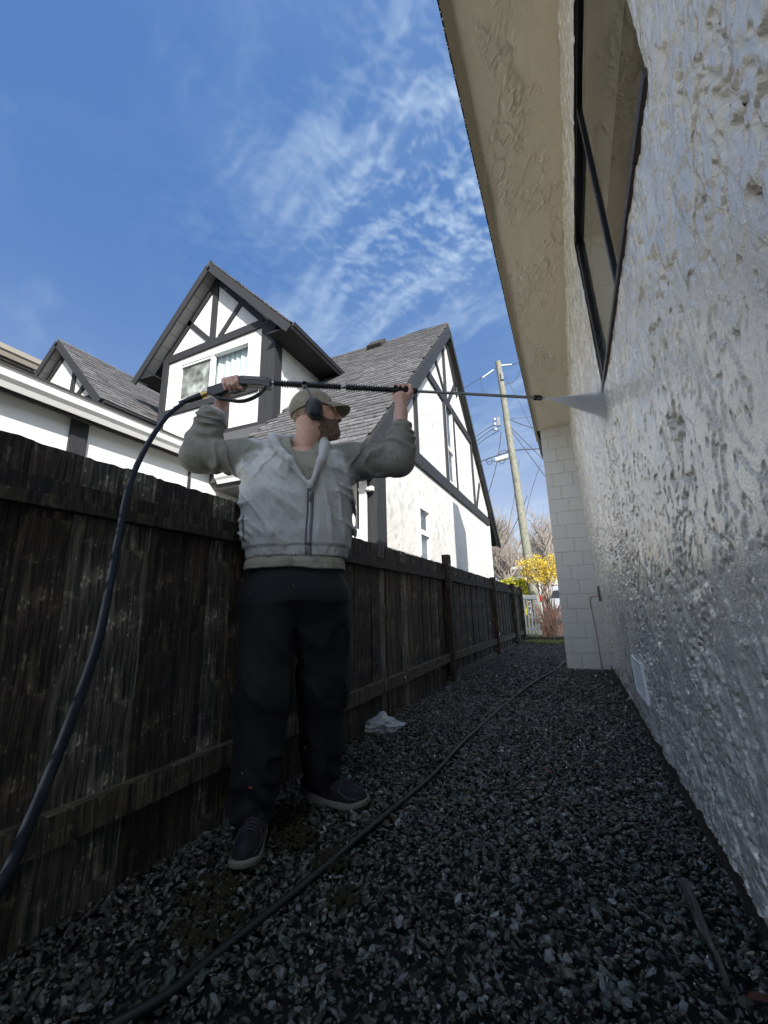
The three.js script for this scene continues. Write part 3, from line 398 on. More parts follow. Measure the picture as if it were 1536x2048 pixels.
  part(dw, 'sash', merge([box(-6.29, -6.2, 5.18, 6.03, DZ - 0.05, DZ + 0.015), box(-7.17, -6.29, 5.985, 6.03, DZ - 0.04, DZ + 0.012), box(-7.17, -6.29, 5.18, 5.22, DZ - 0.04, DZ + 0.012), box(-7.17, -7.135, 5.22, 5.985, DZ - 0.04, DZ + 0.012)]), M.whitePaint);
  part(dw, 'insect_screen', box(-7.135, -6.29, 5.22, 5.985, DZ - 0.03, DZ - 0.028), std({ color: lin(0.33, 0.36, 0.33), roughness: 0.9, map: M.screen.map }), null, 'grey insect screen over the left half');
  part(dw, 'pane', metreUV(new THREE.PlaneGeometry(0.91, 0.85).translate(-5.745, 5.605, DZ - 0.02)), M.glass);
  { const g = new THREE.PlaneGeometry(1.9, 0.95, 90, 1), p = g.attributes.position; for (let i = 0; i < p.count; i++) p.setZ(i, 0.022 * Math.sin(p.getX(i) * 42 + 2 * noise(p.getX(i) * 5, 1, 1))); g.computeVertexNormals(); part(dw, 'curtain', metreUV(g.translate(-6.22, 5.6, DZ - 0.14)), M.curtain); }

  // long low wing nearer the camera: wall, gutter and roof edge
  const WX = -4.52, EX = -4.36, EY = 2.955;
  part(tudor, 'wing_wall', merge([box(WX - 0.2, WX, -0.05, 3.0, -4.74, 8), box(-13.4, WX - 0.2, -0.05, 3.0, 7.8, 8)]), M.whitePaint);
  part(tudor, 'wing_roof', prism([[EX - 0.02, EY + 0.02], [EX - 0.02, EY + 0.10], [-4.9, EY + 0.33], [-9.0, EY + 1.6], [-13.5, EY + 0.1], [-13.5, EY - 0.1], [-9, EY + 0.2]], -4.9, 8, 'z'), M.darkRoof);
  part(tudor, 'wing_gutter', prism(gutProf.map(([u, v]) => [EX - 0.02 + u * 0.95, EY + 0.0 + v * 1.1]), -4.35, 8, 'z'), M.whitePaint, null, 'long white gutter along the low wing');
  part(tudor, 'wing_fascia', box(EX - 0.05, EX - 0.022, EY - 0.17, EY + 0.02, -4.4, 8), M.timber); part(tudor, 'wing_soffit', prism([[EX - 0.03, EY - 0.165], [EX - 0.03, EY - 0.145], [WX, EY - 0.06], [WX, EY - 0.08]], -4.4, 8, 'z'), M.soffitGrey);
  for (const [z, w] of [[-2.40, 0.085], [-3.80, 0.012], [0.9, 0.085]]) part(tudor, 'wing_post', box(WX - 0.01, WX + 0.03, -0.05, EY - 0.085, z - w, z + w), M.timber);

  // small dormer on the wing
  const SZ = -4.68, SX = -9.7, SY = 6.78, SR = [-7.9, 4.93], SLp = [-11.5, 4.93];
  const sr = (x) => lerp(SY, SR[1], Math.abs(x - SX) / (SR[0] - SX));
  part(tudor, 'small_dormer_wall', merge([prism([[-11.0, 3.2], [-8.2, 3.2], [-8.2, sr(-8.2) - 0.1], [SX, SY - 0.12], [-11.0, sr(-11.0) - 0.1]], SZ - 0.15, SZ, 'z'), box(-8.35, -8.2, 3.2, sr(-8.2) - 0.1, -9, SZ - 0.001)]), M.tudor);
  const sroof = part(tudor, 'small_dormer_roof', merge([prism([SR, [SX, SY], [SX, SY - 0.09], [SR[0], SR[1] - 0.09]], -9.2, SZ + 0.2, 'z'), prism([SLp, [SX, SY], [SX, SY - 0.09], [SLp[0], SLp[1] - 0.09]], -9.2, SZ + 0.2, 'z')]), M.roofDeck);
  { const u = V(SX - SR[0], SY - SR[1], 0), L = u.length(); u.normalize(); lay(sroof, V(SR[0] + 0.02, SR[1] - 0.02, SZ + 0.21), V(0, 0, -1), u, V(u.y, -u.x, 0), L, 4.7, 120, null, 0.26, 0.145); }
  const st = (a, b, w, z = SZ + 0.015, d = 0.03) => part(tudor, 'timber', bar([a[0], a[1], z], [b[0], b[1], z], w, d, [1, 0.2, 0]), M.timber);
  st([-9.23, 4.6], [-9.23, 6.25], 0.13); st([-8.7, 5.62], [-9.05, 5.3], 0.12); part(tudor, 'timber', bar([-10.9, 5.16, SZ + 0.02], [-8.2, 5.16, SZ + 0.02], 0.15, 0.038, [0, 1, 0]), M.timber);
  part(tudor, 'timber', bar([-8.28, 3.3, SZ + 0.02], [-8.28, 5.15, SZ + 0.02], 0.17, 0.042, [1, 0, 0]), M.timber);
  part(tudor, 'barge_board', bar([SR[0], SR[1] - 0.09, SZ + 0.205], [SX, SY - 0.1, SZ + 0.205], 0.155, 0.035, [0, 1, 0]), M.timber); part(tudor, 'barge_board', bar([SLp[0], SLp[1] - 0.09, SZ + 0.206], [SX, SY - 0.1, SZ + 0.206], 0.155, 0.033, [0, 1, 0]), M.timber);
  part(tudor, 'barge_board', bar([-11.1, sr(-11.1) - 0.22, SZ + 0.012], [SX, SY - 0.26, SZ + 0.012], 0.14, 0.026, [0, 1, 0]), M.timber);
  for (let k = 0; k < 7; k++) { const q = (t) => [lerp(SLp[0] + 0.05, SX, t), lerp(SLp[1] - 0.1, SY - 0.13, t)], A = q(k / 7), B = q((k + 0.97) / 7); part(tudor, 'soffit_board', bar([A[0], A[1], SZ + 0.1], [B[0], B[1], SZ + 0.1], 0.18, 0.012, [0, 0, 1]), M.soffitGrey); }
  part(tudor, 'eave_gutter', prism(gutProf.map(([u, v]) => [SR[0] - 0.02 + u * 0.8, SR[1] - 0.04 + v * 0.8]), -8.6, SZ + 0.15, 'z'), M.timber);
  part(tudor, 'eave_soffit', box(-8.2, SR[0], SR[1] - 0.12, SR[1] - 0.105, -8.8, SZ + 0.15), M.soffitGrey);
  part(tudor, 'roof_vent', metreUV(new RoundedBoxGeometry(0.3, 0.12, 0.35, 2, 0.02).rotateZ(-0.79).translate(-8.35, sr(-8.35) + 0.06, -7.2)), M.darkRoof);
}
// brown neighbour whose eave shows at the left edge
{
  const n = thing('brown_house', 'brown house eave with tan gutter at the far left edge of the frame', 'house', [-13.5, 0, -2]);
  part(n, 'wall', box(-17, -12.4, -0.05, 6.95, -5.0, 6), std({ color: lin(0.035, 0.03, 0.028), roughness: 0.9 }));
  part(n, 'gutter', prism([[-11.95, 7.22], [-11.95, 6.98], [-11.86, 6.98], [-11.82, 7.08], [-11.78, 7.12], [-11.77, 7.24], [-11.81, 7.24], [-11.83, 7.2]], -5.35, 6.2, 'z'), std({ color: lin(0.33, 0.29, 0.24), roughness: 0.6 }));
  part(n, 'soffit', box(-12.4, -11.95, 6.93, 6.96, -5.3, 6.1), std({ color: lin(0.3, 0.27, 0.23), roughness: 0.8 }));
  part(n, 'roof', prism([[-11.9, 7.2], [-11.9, 7.27], [-14.7, 8.0], [-17.5, 7.27], [-17.5, 7.0]], -5.3, 6.3, 'z'), M.darkRoof);
}

// ---------- utility pole and wires ----------
{
  const Z = -14, at = (rx, ry, z = Z) => [rx * -z, 0.85 + ry * -z, z];
  const top = at(-0.109, 0.613), foot = [-1.02, -0.05, Z];
  const pole = thing('utility_pole', 'tall leaning wooden utility pole with wires behind the fence end', 'utility pole', foot);
  const g = cyl(foot, top, 0.145, 0.095, 18, 24); { const p = g.attributes.position; for (let i = 0; i < p.count; i++) { const y = p.getY(i); p.setX(i, p.getX(i) + 0.02 * noise(y * 0.6, 1, 1)); } }
  part(pole, 'pole_shaft', metreUV(g), std({ color: lin(0.72, 0.72, 0.66), roughness: 0.9, map: scaled(tex(256, 1024, (u, v) => { const s = tnoise(u * 32, v * 8, 32, 152) * 0.5 + tnoise(u * 90, v * 12, 90, 153) * 0.4, l = sstep(0.05, 0.4, tfbm(u, v, 6, 160, 5)); const k = 0.57 + s * 0.12; return [k - l * 0.01, k * 0.995, k * 0.94 - l * 0.02]; }, true), 0.8), bumpMap: scaled(T.woodBump, 0.5), bumpScale: 0.006 }));
  const steel = std({ color: lin(0.25, 0.25, 0.26), roughness: 0.5, metalness: 0.6 }), porc = std({ color: lin(0.55, 0.56, 0.55), roughness: 0.4 });
  const rack = (rx, ry, dx) => merge([rbox(rx * 14 + dx - 0.05, rx * 14 + dx + 0.05, 0.85 + ry * 14 - 0.16, 0.85 + ry * 14 + 0.16, Z + 0.1, Z + 0.2, 0.01)]);
  part(pole, 'insulator_rack', rack(-0.112, 0.443, -0.1), steel);
  for (let k = 0; k < 3; k++) part(pole, 'insulator', new THREE.LatheGeometry([[0.012, -0.05], [0.05, -0.045], [0.03, -0.015], [0.05, 0], [0.03, 0.02], [0.045, 0.04], [0.01, 0.05]].map((p) => new THREE.Vector2(...p)), 12).translate(-0.112 * 14 - 0.22, 0.85 + (0.425 + k * 0.013) * 14, Z + 0.15), porc);
  part(pole, 'fuse_bracket', merge([cyl(at(-0.106, 0.565), at(-0.098, 0.54), 0.03), rbox(-0.101 * 14 - 0.03, -0.101 * 14 + 0.05, 0.85 + 0.555 * 14, 0.85 + 0.575 * 14, Z + 0.05, Z + 0.15, 0.01)]), steel);
  part(pole, 'strain_insulator', merge([cyl(at(-0.105, 0.6), at(-0.075, 0.595), 0.035, 0.035, 8), cyl(at(-0.12, 0.593), at(-0.15, 0.578), 0.035, 0.035, 8)]), porc);
  const wm = std({ color: lin(0.05, 0.055, 0.065), roughness: 0.7 });
  const wire = (label, pts, r = 0.012, group) => single('power_line', label, 'cable', tube(pts.map((p) => (p.length === 2 ? at(...p) : p)), r, 40, 5), wm, group);
  wire('thin cable from the pole top sloping down left behind the gable', [[-0.114, 0.597], [-0.16, 0.577], [-0.2, 0.562], [-0.26, 0.54]]);
  wire('hanging loop of cable left of the pole top', [[-0.156, 0.578], [-0.152, 0.545], [-0.135, 0.523], [-0.113, 0.52]], 0.01);
  wire('short cable from the pole top to the right under the eave', [[-0.105, 0.6], [-0.075, 0.595], [-0.05, 0.597], [0.02, 0.60]], 0.013);
  wire('hanging loop of cable right of the pole top', [[-0.05, 0.595], [-0.058, 0.57], [-0.075, 0.548], [-0.1, 0.545]], 0.01);
  [[0.446, 0.418, 'uppermost'], [0.438, 0.405, 'middle'], [0.425, 0.394, 'lowest']].forEach(([a, b, w]) => wire(`${w} of the three cables running left from the insulators on the pole`, [[-0.118, a], [-0.15, (a + b) / 2 + 0.003], [-0.185, b], [-0.3, b - 0.03]], 0.013));
  wire('cable from the pole insulators sloping down right to the chimney', [[-0.1, 0.455], [-0.075, 0.435], [-0.04, 0.415], [0.03, 0.39]], 0.016);
  wire('steep upper cable falling right from the pole to behind the chimney', [[-0.098, 0.435], [-0.06, 0.38], [-0.025, 0.33], [0.03, 0.26]], 0.014);
  wire('steep lower cable falling right from the pole to behind the chimney', [[-0.098, 0.43], [-0.06, 0.355], [-0.024, 0.285], [0.03, 0.19]], 0.014);
  wire('faint long diagonal cable right of the pole', [[-0.103, 0.59], [-0.07, 0.5], [-0.035, 0.385], [-0.02, 0.34]], 0.008);
  wire('thin cable crossing right at the height of the insulators', [[-0.09, 0.45], [-0.05, 0.445], [0.03, 0.445]], 0.008);
  wire('twisted cable dropping left from the insulators to the gable eave', [[-0.116, 0.42], [-0.125, 0.375], [-0.14, 0.32], [-0.158, 0.27]], 0.014);
  wire('heavy bundled cable crossing the pole below the insulators', [[-0.2, 0.342], [-0.165, 0.353], [-0.12, 0.362], [-0.09, 0.366], [-0.03, 0.36], [0.03, 0.358]], 0.02);
  wire('coiled slack cable beside the white splice case', [[-0.16, 0.348], [-0.15, 0.358], [-0.143, 0.348], [-0.15, 0.340], [-0.158, 0.347], [-0.13, 0.345], [-0.12, 0.336], [-0.112, 0.348]], 0.012);
  wire('thin cable slanting from the splice case up to the bundled line', [[-0.135, 0.352], [-0.118, 0.37], [-0.1, 0.365]], 0.012);
  wire('cable running down left from the pole foot to the white house', [[-0.07, 0.25], [-0.095, 0.2], [-0.125, 0.15], [-0.145, 0.12]], 0.013);
  wire('thin guy wire slanting down from the bundled line on the left of the trees', [[-0.08, 0.34], [-0.1, 0.25], [-0.125, 0.16]], 0.008);
  wire('thin cable slanting down left from the chimney across the pole', [[-0.035, 0.32], [-0.06, 0.26], [-0.08, 0.2]], 0.009);
  single('splice_case', 'white splice case hanging on the bundled cable beside the pole', 'splice case', cyl(at(-0.135, 0.349), at(-0.105, 0.353), 0.085, 0.085, 14), M.whitePaint);
}

// ---------- far things at the end of the passage ----------
{
  const r = rng(61);
  const h = thing('far_house', 'pale house with low grey roof far behind the utility pole', 'house', [-4, 0, -30]);
  part(h, 'wall', box(-9.5, -1.2, -0.05, 3.25, -36, -30), std({ color: lin(0.58, 0.62, 0.66), roughness: 0.9 }));
  part(h, 'roof', prism([[-10.2, 3.3], [-1.0, 3.3], [-2.6, 4.3], [-8.4, 4.3]], -36.5, -29.5, 'z'), std({ color: lin(0.12, 0.12, 0.13), roughness: 0.95, bumpMap: scaled(T.soft, 1), bumpScale: 0.05 }));
  part(h, 'gutter', box(-10.3, -0.9, 3.2, 3.36, -29.5, -29.38), M.whitePaint);
  for (const x of [-3.6, -2.4]) { const w = part(h, 'window', merge([box(x - 0.5, x + 0.5, 1.3, 2.5, -30.0, -29.95)]), M.whitePaint); part(w, 'pane', box(x - 0.42, x + 0.42, 1.38, 2.42, -29.95, -29.94), std({ color: lin(0.05, 0.06, 0.08), roughness: 0.1 })); }
  const pk = thing('picket_fence', 'low white picket fence beyond the end of the wooden fence', 'fence', [-1.2, 0, -12]);
  for (let k = 0; k < 18; k++) { const x = -2.3 + k * 0.082; part(pk, 'picket', rbox(x, x + 0.042, 0.1, 1.02, -12.02, -12, 0.004), M.whitePaint); }
  part(pk, 'rail', rbox(-2.4, -0.9, 0.99, 1.1, -12.06, -11.98, 0.006), M.whitePaint); part(pk, 'rail', rbox(-2.4, -0.9, 0.18, 0.26, -12.07, -12.03, 0.006), M.whitePaint);
  single('garden_edging', 'old timber edging lying across the end of the gravel', 'edging', merge([rbox(-1.2, -0.5, -0.02, 0.07, -11.55, -11.4, 0.02), rbox(-0.55, 0.5, -0.02, 0.055, -11.75, -11.62, 0.02)]), M.rail);
  // car, seen from its side with the tail to the left
  const car = thing('parked_car', 'silver car parked across the end of the passage with red tail lamp', 'car', [-1.3, 0, -20]);
  const paint = new THREE.MeshPhysicalMaterial({ color: lin(0.5, 0.53, 0.58), roughness: 0.35, metalness: 0.4, clearcoat: 1, clearcoatRoughness: 0.1 }), tint = std({ color: lin(0.03, 0.035, 0.045), roughness: 0.08 });
  const sh = new THREE.Shape(); sh.moveTo(-1.42, 0.42); sh.quadraticCurveTo(-1.5, 0.8, -1.36, 1.02); sh.quadraticCurveTo(-1.2, 1.42, -0.85, 1.55); sh.quadraticCurveTo(0.3, 1.66, 1.1, 1.5); sh.quadraticCurveTo(1.6, 1.25, 1.9, 1.02); sh.quadraticCurveTo(2.7, 0.95, 2.85, 0.75); sh.lineTo(2.88, 0.4); sh.lineTo(2.4, 0.3); sh.absarc(2.05, 0.32, 0.37, 0, Math.PI, false); sh.lineTo(-0.2, 0.3); sh.absarc(-0.62, 0.32, 0.37, 0, Math.PI, false); sh.lineTo(-1.35, 0.34); sh.closePath();
  part(car, 'body', new THREE.ExtrudeGeometry(sh, { depth: 1.56, bevelEnabled: true, bevelSize: 0.06, bevelThickness: 0.09, bevelSegments: 3, curveSegments: 10 }).translate(0, 0, -21.65), paint);
  for (const pts of [[[-0.95, 1.1], [-0.75, 1.42], [-0.1, 1.48], [-0.1, 1.1]], [[0, 1.1], [0, 1.48], [0.85, 1.42], [1.3, 1.1]]]) part(car, 'window', prism(pts, -20.0, -19.985, 'z'), tint);
  for (const x of [-0.62, 2.05]) { const w = part(car, 'wheel', new THREE.CylinderGeometry(0.33, 0.33, 0.22, 24).rotateX(Math.PI / 2).translate(x, 0.33, -20.1), std({ color: lin(0.015, 0.015, 0.016), roughness: 0.9 })); part(w, 'rim', new THREE.CylinderGeometry(0.2, 0.22, 0.24, 16).rotateX(Math.PI / 2).translate(x, 0.33, -20.09), std({ color: lin(0.4, 0.4, 0.42), roughness: 0.3, metalness: 0.8 })); }
  part(car, 'tail_lamp', rbox(-1.48, -1.05, 0.98, 1.24, -20.05, -19.94, 0.03), std({ color: lin(0.42, 0.02, 0.02), roughness: 0.2 }));
  part(car, 'door_handle', merge([rbox(0.1, 0.26, 0.98, 1.01, -19.99, -19.955, 0.008), rbox(-0.5, -0.35, 0.98, 1.01, -19.99, -19.955, 0.008)]), paint);

  // bare trees
  const barkM = std({ color: lin(0.30, 0.26, 0.22), roughness: 0.95 });
  const tree = (name, label, x, z, hgt, seed, spread, lean) => {
    const q = rng(seed), t = thing(name, label, 'tree', [x, 0, z]), limbs = [];
    const grow = (p, d, L, rad, lv) => {
      const n = lv < 2 ? 4 : 3; let a = p.clone(), dir = d.clone(); const r0 = rad;
      for (let i = 0; i < n; i++) { const b = a.clone().addScaledVector(dir, L / n), ra = lerp(r0, r0 * 0.6, i / n), rb = lerp(r0, r0 * 0.6, (i + 1) / n); if (lv > 0) limbs.push(cyl(a, b, ra, rb, lv < 3 ? 6 : 4)); a = b; dir.add(V((q() - 0.5) * 0.28, (q() - 0.3) * 0.18, (q() - 0.5) * 0.28)).normalize();
        if (lv < 4 && i >= (lv ? 0 : 2)) { const m = lv === 0 ? 3 : 1 + (q() < 0.55 ? 1 : 0); for (let k = 0; k < m; k++) { const s = V(q() - 0.5, 0.12 + q() * 0.35, q() - 0.5).normalize(), nd = dir.clone().multiplyScalar(1 - spread).addScaledVector(s, spread * 1.25).normalize(); grow(a, nd, L * (0.55 + q() * 0.25), Math.max(0.007, r0 * (0.42 + q() * 0.16)), lv + 1); } } }
      if (lv === 0) { part(t, 'trunk', cyl(p, a, rad * 1.15, rad * 0.6, 10), barkM); grow(a, dir, L * 0.8, rad * 0.6, 1); }
    };
    grow(V(x, -0.05, z), V(lean, 1, 0).normalize(), hgt * 0.34, hgt * 0.022, 0); part(t, 'crown', merge(limbs), barkM);
  };
  tree('bare_tree', 'bare spreading tree right behind the utility pole beside the chimney', -1.1, -25, 7.2, 19, 0.55, 0.02);
  tree('bare_tree', 'bare tree between the white gable corner and the utility pole', -3.6, -27, 8.2, 23, 0.5, 0);
  tree('bare_tree', 'thin bare sapling close to the far corner of the white house', -2.75, -20.5, 5.2, 29, 0.5, 0.05);

  // flowering shrub, clipped conifer, red stems
  const quadCloud = (n, place, size, q) => { const P = [], N = [], C = [], U = []; for (let i = 0; i < n; i++) { const { p, c } = place(i), a = V(q() - 0.5, q() - 0.5, q() - 0.5).normalize(), b = V(q() - 0.5, q() - 0.5, q() - 0.5).cross(a).normalize(), s = size * (0.6 + q() * 0.8), nn = a.clone().cross(b); const A = p.clone().addScaledVector(a, s), B = p.clone().addScaledVector(b, s * 0.55), D = p.clone().addScaledVector(a, -s), E = p.clone().addScaledVector(b, -s * 0.55); for (const v of [A, B, D, A, D, E]) { P.push(v.x, v.y, v.z); N.push(nn.x, nn.y, nn.z); C.push(...c); U.push(0, 0); } } const g = new THREE.BufferGeometry(); g.setAttribute('position', new THREE.Float32BufferAttribute(P, 3)); g.setAttribute('normal', new THREE.Float32BufferAttribute(N, 3)); g.setAttribute('color', new THREE.Float32BufferAttribute(C, 3)); g.setAttribute('uv', new THREE.Float32BufferAttribute(U, 2)); return g; };
  const leafM = std({ color: 0xffffff, vertexColors: true, roughness: 0.8, side: THREE.DoubleSide });
  {
    const q = rng(71), s = thing('forsythia_shrub', 'shrub in bright yellow flower on bare stems beside the chimney', 'shrub', [-0.66, 0, -12.6]), stems = [], tips = [];
    for (let k = 0; k < 26; k++) { const a = q() * 6.3, R = 0.62 * Math.sqrt(q()), tip = V(-0.7 + Math.cos(a) * R * 0.95, 1.78 + q() * 0.5 - R * 0.25, -12.6 + Math.sin(a) * R * 0.7), base = V(-0.66 + (q() - 0.5) * 0.2, 0, -12.6 + (q() - 0.5) * 0.2), mid = base.clone().lerp(tip, 0.55).add(V((q() - 0.5) * 0.2 - Math.cos(a) * R * 0.3, 0.1, (q() - 0.5) * 0.15)); stems.push(tube([base, mid, tip], 0.011, 12, 5)); for (let j = 0; j < 6; j++) tips.push(mid.clone().lerp(tip, 0.55 + 0.5 * q())); }
    part(s, 'stem', merge(stems), std({ color: lin(0.2, 0.15, 0.1), roughness: 0.9 }));
    part(s, 'crown', quadCloud(5600, () => { const c = tips[Math.floor(q() * tips.length)], d = V(q() - 0.5, q() - 0.5, q() - 0.5).normalize().multiplyScalar(0.19 * Math.pow(q(), 0.6)); d.y *= 0.8; const k = 0.6 + q() * 0.5, w = q(); return { p: c.clone().add(d), c: w < 0.8 ? [0.74 * k, 0.53 * k, 0.06 * k] : [0.5 * k, 0.42 * k, 0.04 * k] }; }, 0.021, q), leafM);
  }
  {
    const q = rng(83), s = thing('golden_conifer', 'clipped yellow green conifer behind the end of the wooden fence', 'shrub', [-1.6, 0, -13.2]);
    part(s, 'stem', cyl([-1.6, 0, -13.2], [-1.6, 1.4, -13.2], 0.04, 0.02, 8), barkM);
    part(s, 'crown', quadCloud(5200, () => { const u = q(), y = 0.1 + u * 1.52, a = q() * 6.3, R = (0.42 + 0.06 * noise(y * 5, a * 2, 1)) * Math.pow(q(), 0.25) * (u > 0.92 ? 0.85 : 1), k = 0.65 + q() * 0.6; return { p: V(-1.6 + Math.cos(a) * R, y + 0.07 * noise(a * 3, y * 3, 5), -13.2 + Math.sin(a) * R), c: q() < 0.6 ? [0.46 * k, 0.43 * k, 0.03 * k] : [0.30 * k, 0.33 * k, 0.03 * k] }; }, 0.04, q), leafM);
  }
  {
    const q = rng(97), s = thing('red_stem_shrub', 'low shrub of bare orange red stems at the end of the gravel', 'shrub', [-0.62, 0, -12.1]), st = [[], []];
    for (let k = 0; k < 120; k++) { const a = q() * 6.3, R = 0.1 + q() * 0.5, hgt = 0.4 + q() * 0.6, b = V(-0.6 + (q() - 0.5) * 0.4, 0, -12.1 + (q() - 0.5) * 0.25); const tip = b.clone().add(V(Math.cos(a) * R, hgt, Math.sin(a) * R * 0.6)); st[q() < 0.55 ? 0 : 1].push(tube([b, b.clone().lerp(tip, 0.5).add(V(0, 0.08, 0)), tip], 0.006 + q() * 0.004, 6, 4)); }
    part(s, 'stem', merge(st[0]), std({ color: lin(0.75, 0.36, 0.22), roughness: 0.8 })); part(s, 'stem', merge(st[1]), std({ color: lin(0.5, 0.38, 0.3), roughness: 0.8 }));
  }
  { const q = rng(101), s = thing('dark_hedge', 'dark hedge across the road behind the parked car', 'hedge', [0.5, 0, -27]); part(s, 'foliage', quadCloud(9000, () => { const x = -1.0 + q() * 9, k = 0.5 + q() * 0.7; return { p: V(x, (0.1 + q() * 1.7) * (1 + 0.15 * noise(x * 1.5, 1, 1)), -27 + q() * 1.2), c: [0.07 * k, 0.08 * k, 0.05 * k] }; }, 0.11, q), leafM); }
}

// ---------- meshing of smooth fields ----------
// f < 0 inside; the surface is found on a grid (surface nets); far blocks are skipped
function netMesh(f, lo, hi, cell, color) {
  const n = [0, 1, 2].map((k) => Math.ceil((hi[k] - lo[k]) / cell) + 1), [nx, ny, nz] = n, D = new Float32Array(nx * ny * nz), Bk = 6;
  for (let k0 = 0; k0 < nz; k0 += Bk) for (let j0 = 0; j0 < ny; j0 += Bk) for (let i0 = 0; i0 < nx; i0 += Bk) {
    const h = Bk / 2, dc = f(lo[0] + (i0 + h) * cell, lo[1] + (j0 + h) * cell, lo[2] + (k0 + h) * cell), far = Math.abs(dc) > cell * Bk * 1.35 + 0.03;
    for (let k = k0; k < Math.min(nz, k0 + Bk); k++) for (let j = j0; j < Math.min(ny, j0 + Bk); j++) for (let i = i0; i < Math.min(nx, i0 + Bk); i++) D[(k * ny + j) * nx + i] = far ? dc : f(lo[0] + i * cell, lo[1] + j * cell, lo[2] + k * cell);
  }
  const id = new Int32Array(nx * ny * nz).fill(-1), P = [], idx = [], at = (i, j, k) => (k * ny + j) * nx + i;
  const E = [[0, 1], [2, 3], [4, 5], [6, 7], [0, 2], [1, 3], [4, 6], [5, 7], [0, 4], [1, 5], [2, 6], [3, 7]], d = new Float32Array(8);
  for (let k = 0; k < nz - 1; k++) for (let j = 0; j < ny - 1; j++) for (let i = 0; i < nx - 1; i++) {
    let m = 0; for (let c = 0; c < 8; c++) { d[c] = D[at(i + (c & 1), j + ((c >> 1) & 1), k + (c >> 2))]; if (d[c] < 0) m |= 1 << c; }
    if (m === 0 || m === 255) continue;
    let x = 0, y = 0, z = 0, q = 0; for (const [a, b] of E) if (d[a] < 0 !== d[b] < 0) { const t = d[a] / (d[a] - d[b]); x += (a & 1) + t * ((b & 1) - (a & 1)); y += ((a >> 1) & 1) + t * (((b >> 1) & 1) - ((a >> 1) & 1)); z += (a >> 2) + t * ((b >> 2) - (a >> 2)); q++; }
    id[at(i, j, k)] = P.length / 3; P.push(lo[0] + (i + x / q) * cell, lo[1] + (j + y / q) * cell, lo[2] + (k + z / q) * cell);
  }
  for (let k = 1; k < nz - 1; k++) for (let j = 1; j < ny - 1; j++) for (let i = 1; i < nx - 1; i++) {
    const a = D[at(i, j, k)] < 0;
    const quad = (b, p, q, r, s) => { if (p < 0 || q < 0 || r < 0 || s < 0) return; if (b) idx.push(p, q, r, p, r, s); else idx.push(p, r, q, p, s, r); };
    if (a !== D[at(i + 1, j, k)] < 0) quad(a, id[at(i, j - 1, k - 1)], id[at(i, j, k - 1)], id[at(i, j, k)], id[at(i, j - 1, k)]);
    if (a !== D[at(i, j + 1, k)] < 0) quad(a, id[at(i - 1, j, k - 1)], id[at(i - 1, j, k)], id[at(i, j, k)], id[at(i, j, k - 1)]);
    if (a !== D[at(i, j, k + 1)] < 0) quad(a, id[at(i - 1, j - 1, k)], id[at(i, j - 1, k)], id[at(i, j, k)], id[at(i - 1, j, k)]);
  }
  const g = new THREE.BufferGeometry(); g.setAttribute('position', new THREE.Float32BufferAttribute(P, 3)); g.setIndex(idx); g.computeVertexNormals();
  const uv = new Float32Array(P.length / 3 * 2); for (let i = 0; i < uv.length / 2; i++) { uv[2 * i] = P[3 * i] * 0.8 + P[3 * i + 2] * 0.6; uv[2 * i + 1] = P[3 * i + 1]; } g.setAttribute('uv', new THREE.BufferAttribute(uv, 2));
  if (color) { const C = new Float32Array(P.length); for (let i = 0; i < P.length; i += 3) C.set(color(P[i], P[i + 1], P[i + 2]), i); g.setAttribute('color', new THREE.BufferAttribute(C, 3)); }
  return g;
}
const smin = (a, b, k) => { const h = Math.max(k - Math.abs(a - b), 0) / k; return Math.min(a, b) - h * h * k * 0.25; };
const smax = (a, b, k) => -smin(-a, -b, k);
// tapered capsule
function cap(px, py, pz, a, b, ra, rb) { const bx = b[0] - a[0], by = b[1] - a[1], bz = b[2] - a[2], x = px - a[0], y = py - a[1], z = pz - a[2], t = clamp((x * bx + y * by + z * bz) / (bx * bx + by * by + bz * bz + 1e-12)); const dx = x - bx * t, dy = y - by * t, dz = z - bz * t; return Math.sqrt(dx * dx + dy * dy + dz * dz) - (ra + (rb - ra) * t); }
function capT(px, py, pz, a, b) { const bx = b[0] - a[0], by = b[1] - a[1], bz = b[2] - a[2]; return ((px - a[0]) * bx + (py - a[1]) * by + (pz - a[2]) * bz) / (bx * bx + by * by + bz * bz); }
const ell = (x, y, z, c, r) => { const a = (x - c[0]) / r[0], b = (y - c[1]) / r[1], d = (z - c[2]) / r[2], k = Math.sqrt(a * a + b * b + d * d); return (k - 1) * Math.min(r[0], r[1], r[2]) * (k > 1 ? 1.15 : 1); };
const prof = (tab, u) => { if (u <= tab[0][0]) return tab[0].slice(1); for (let i = 1; i < tab.length; i++) if (u <= tab[i][0]) { const t = (u - tab[i - 1][0]) / (tab[i][0] - tab[i - 1][0]), s = t * t * (3 - 2 * t); return tab[i].slice(1).map((q, k) => lerp(tab[i - 1][k + 1], q, s)); } return tab[tab.length - 1].slice(1); };

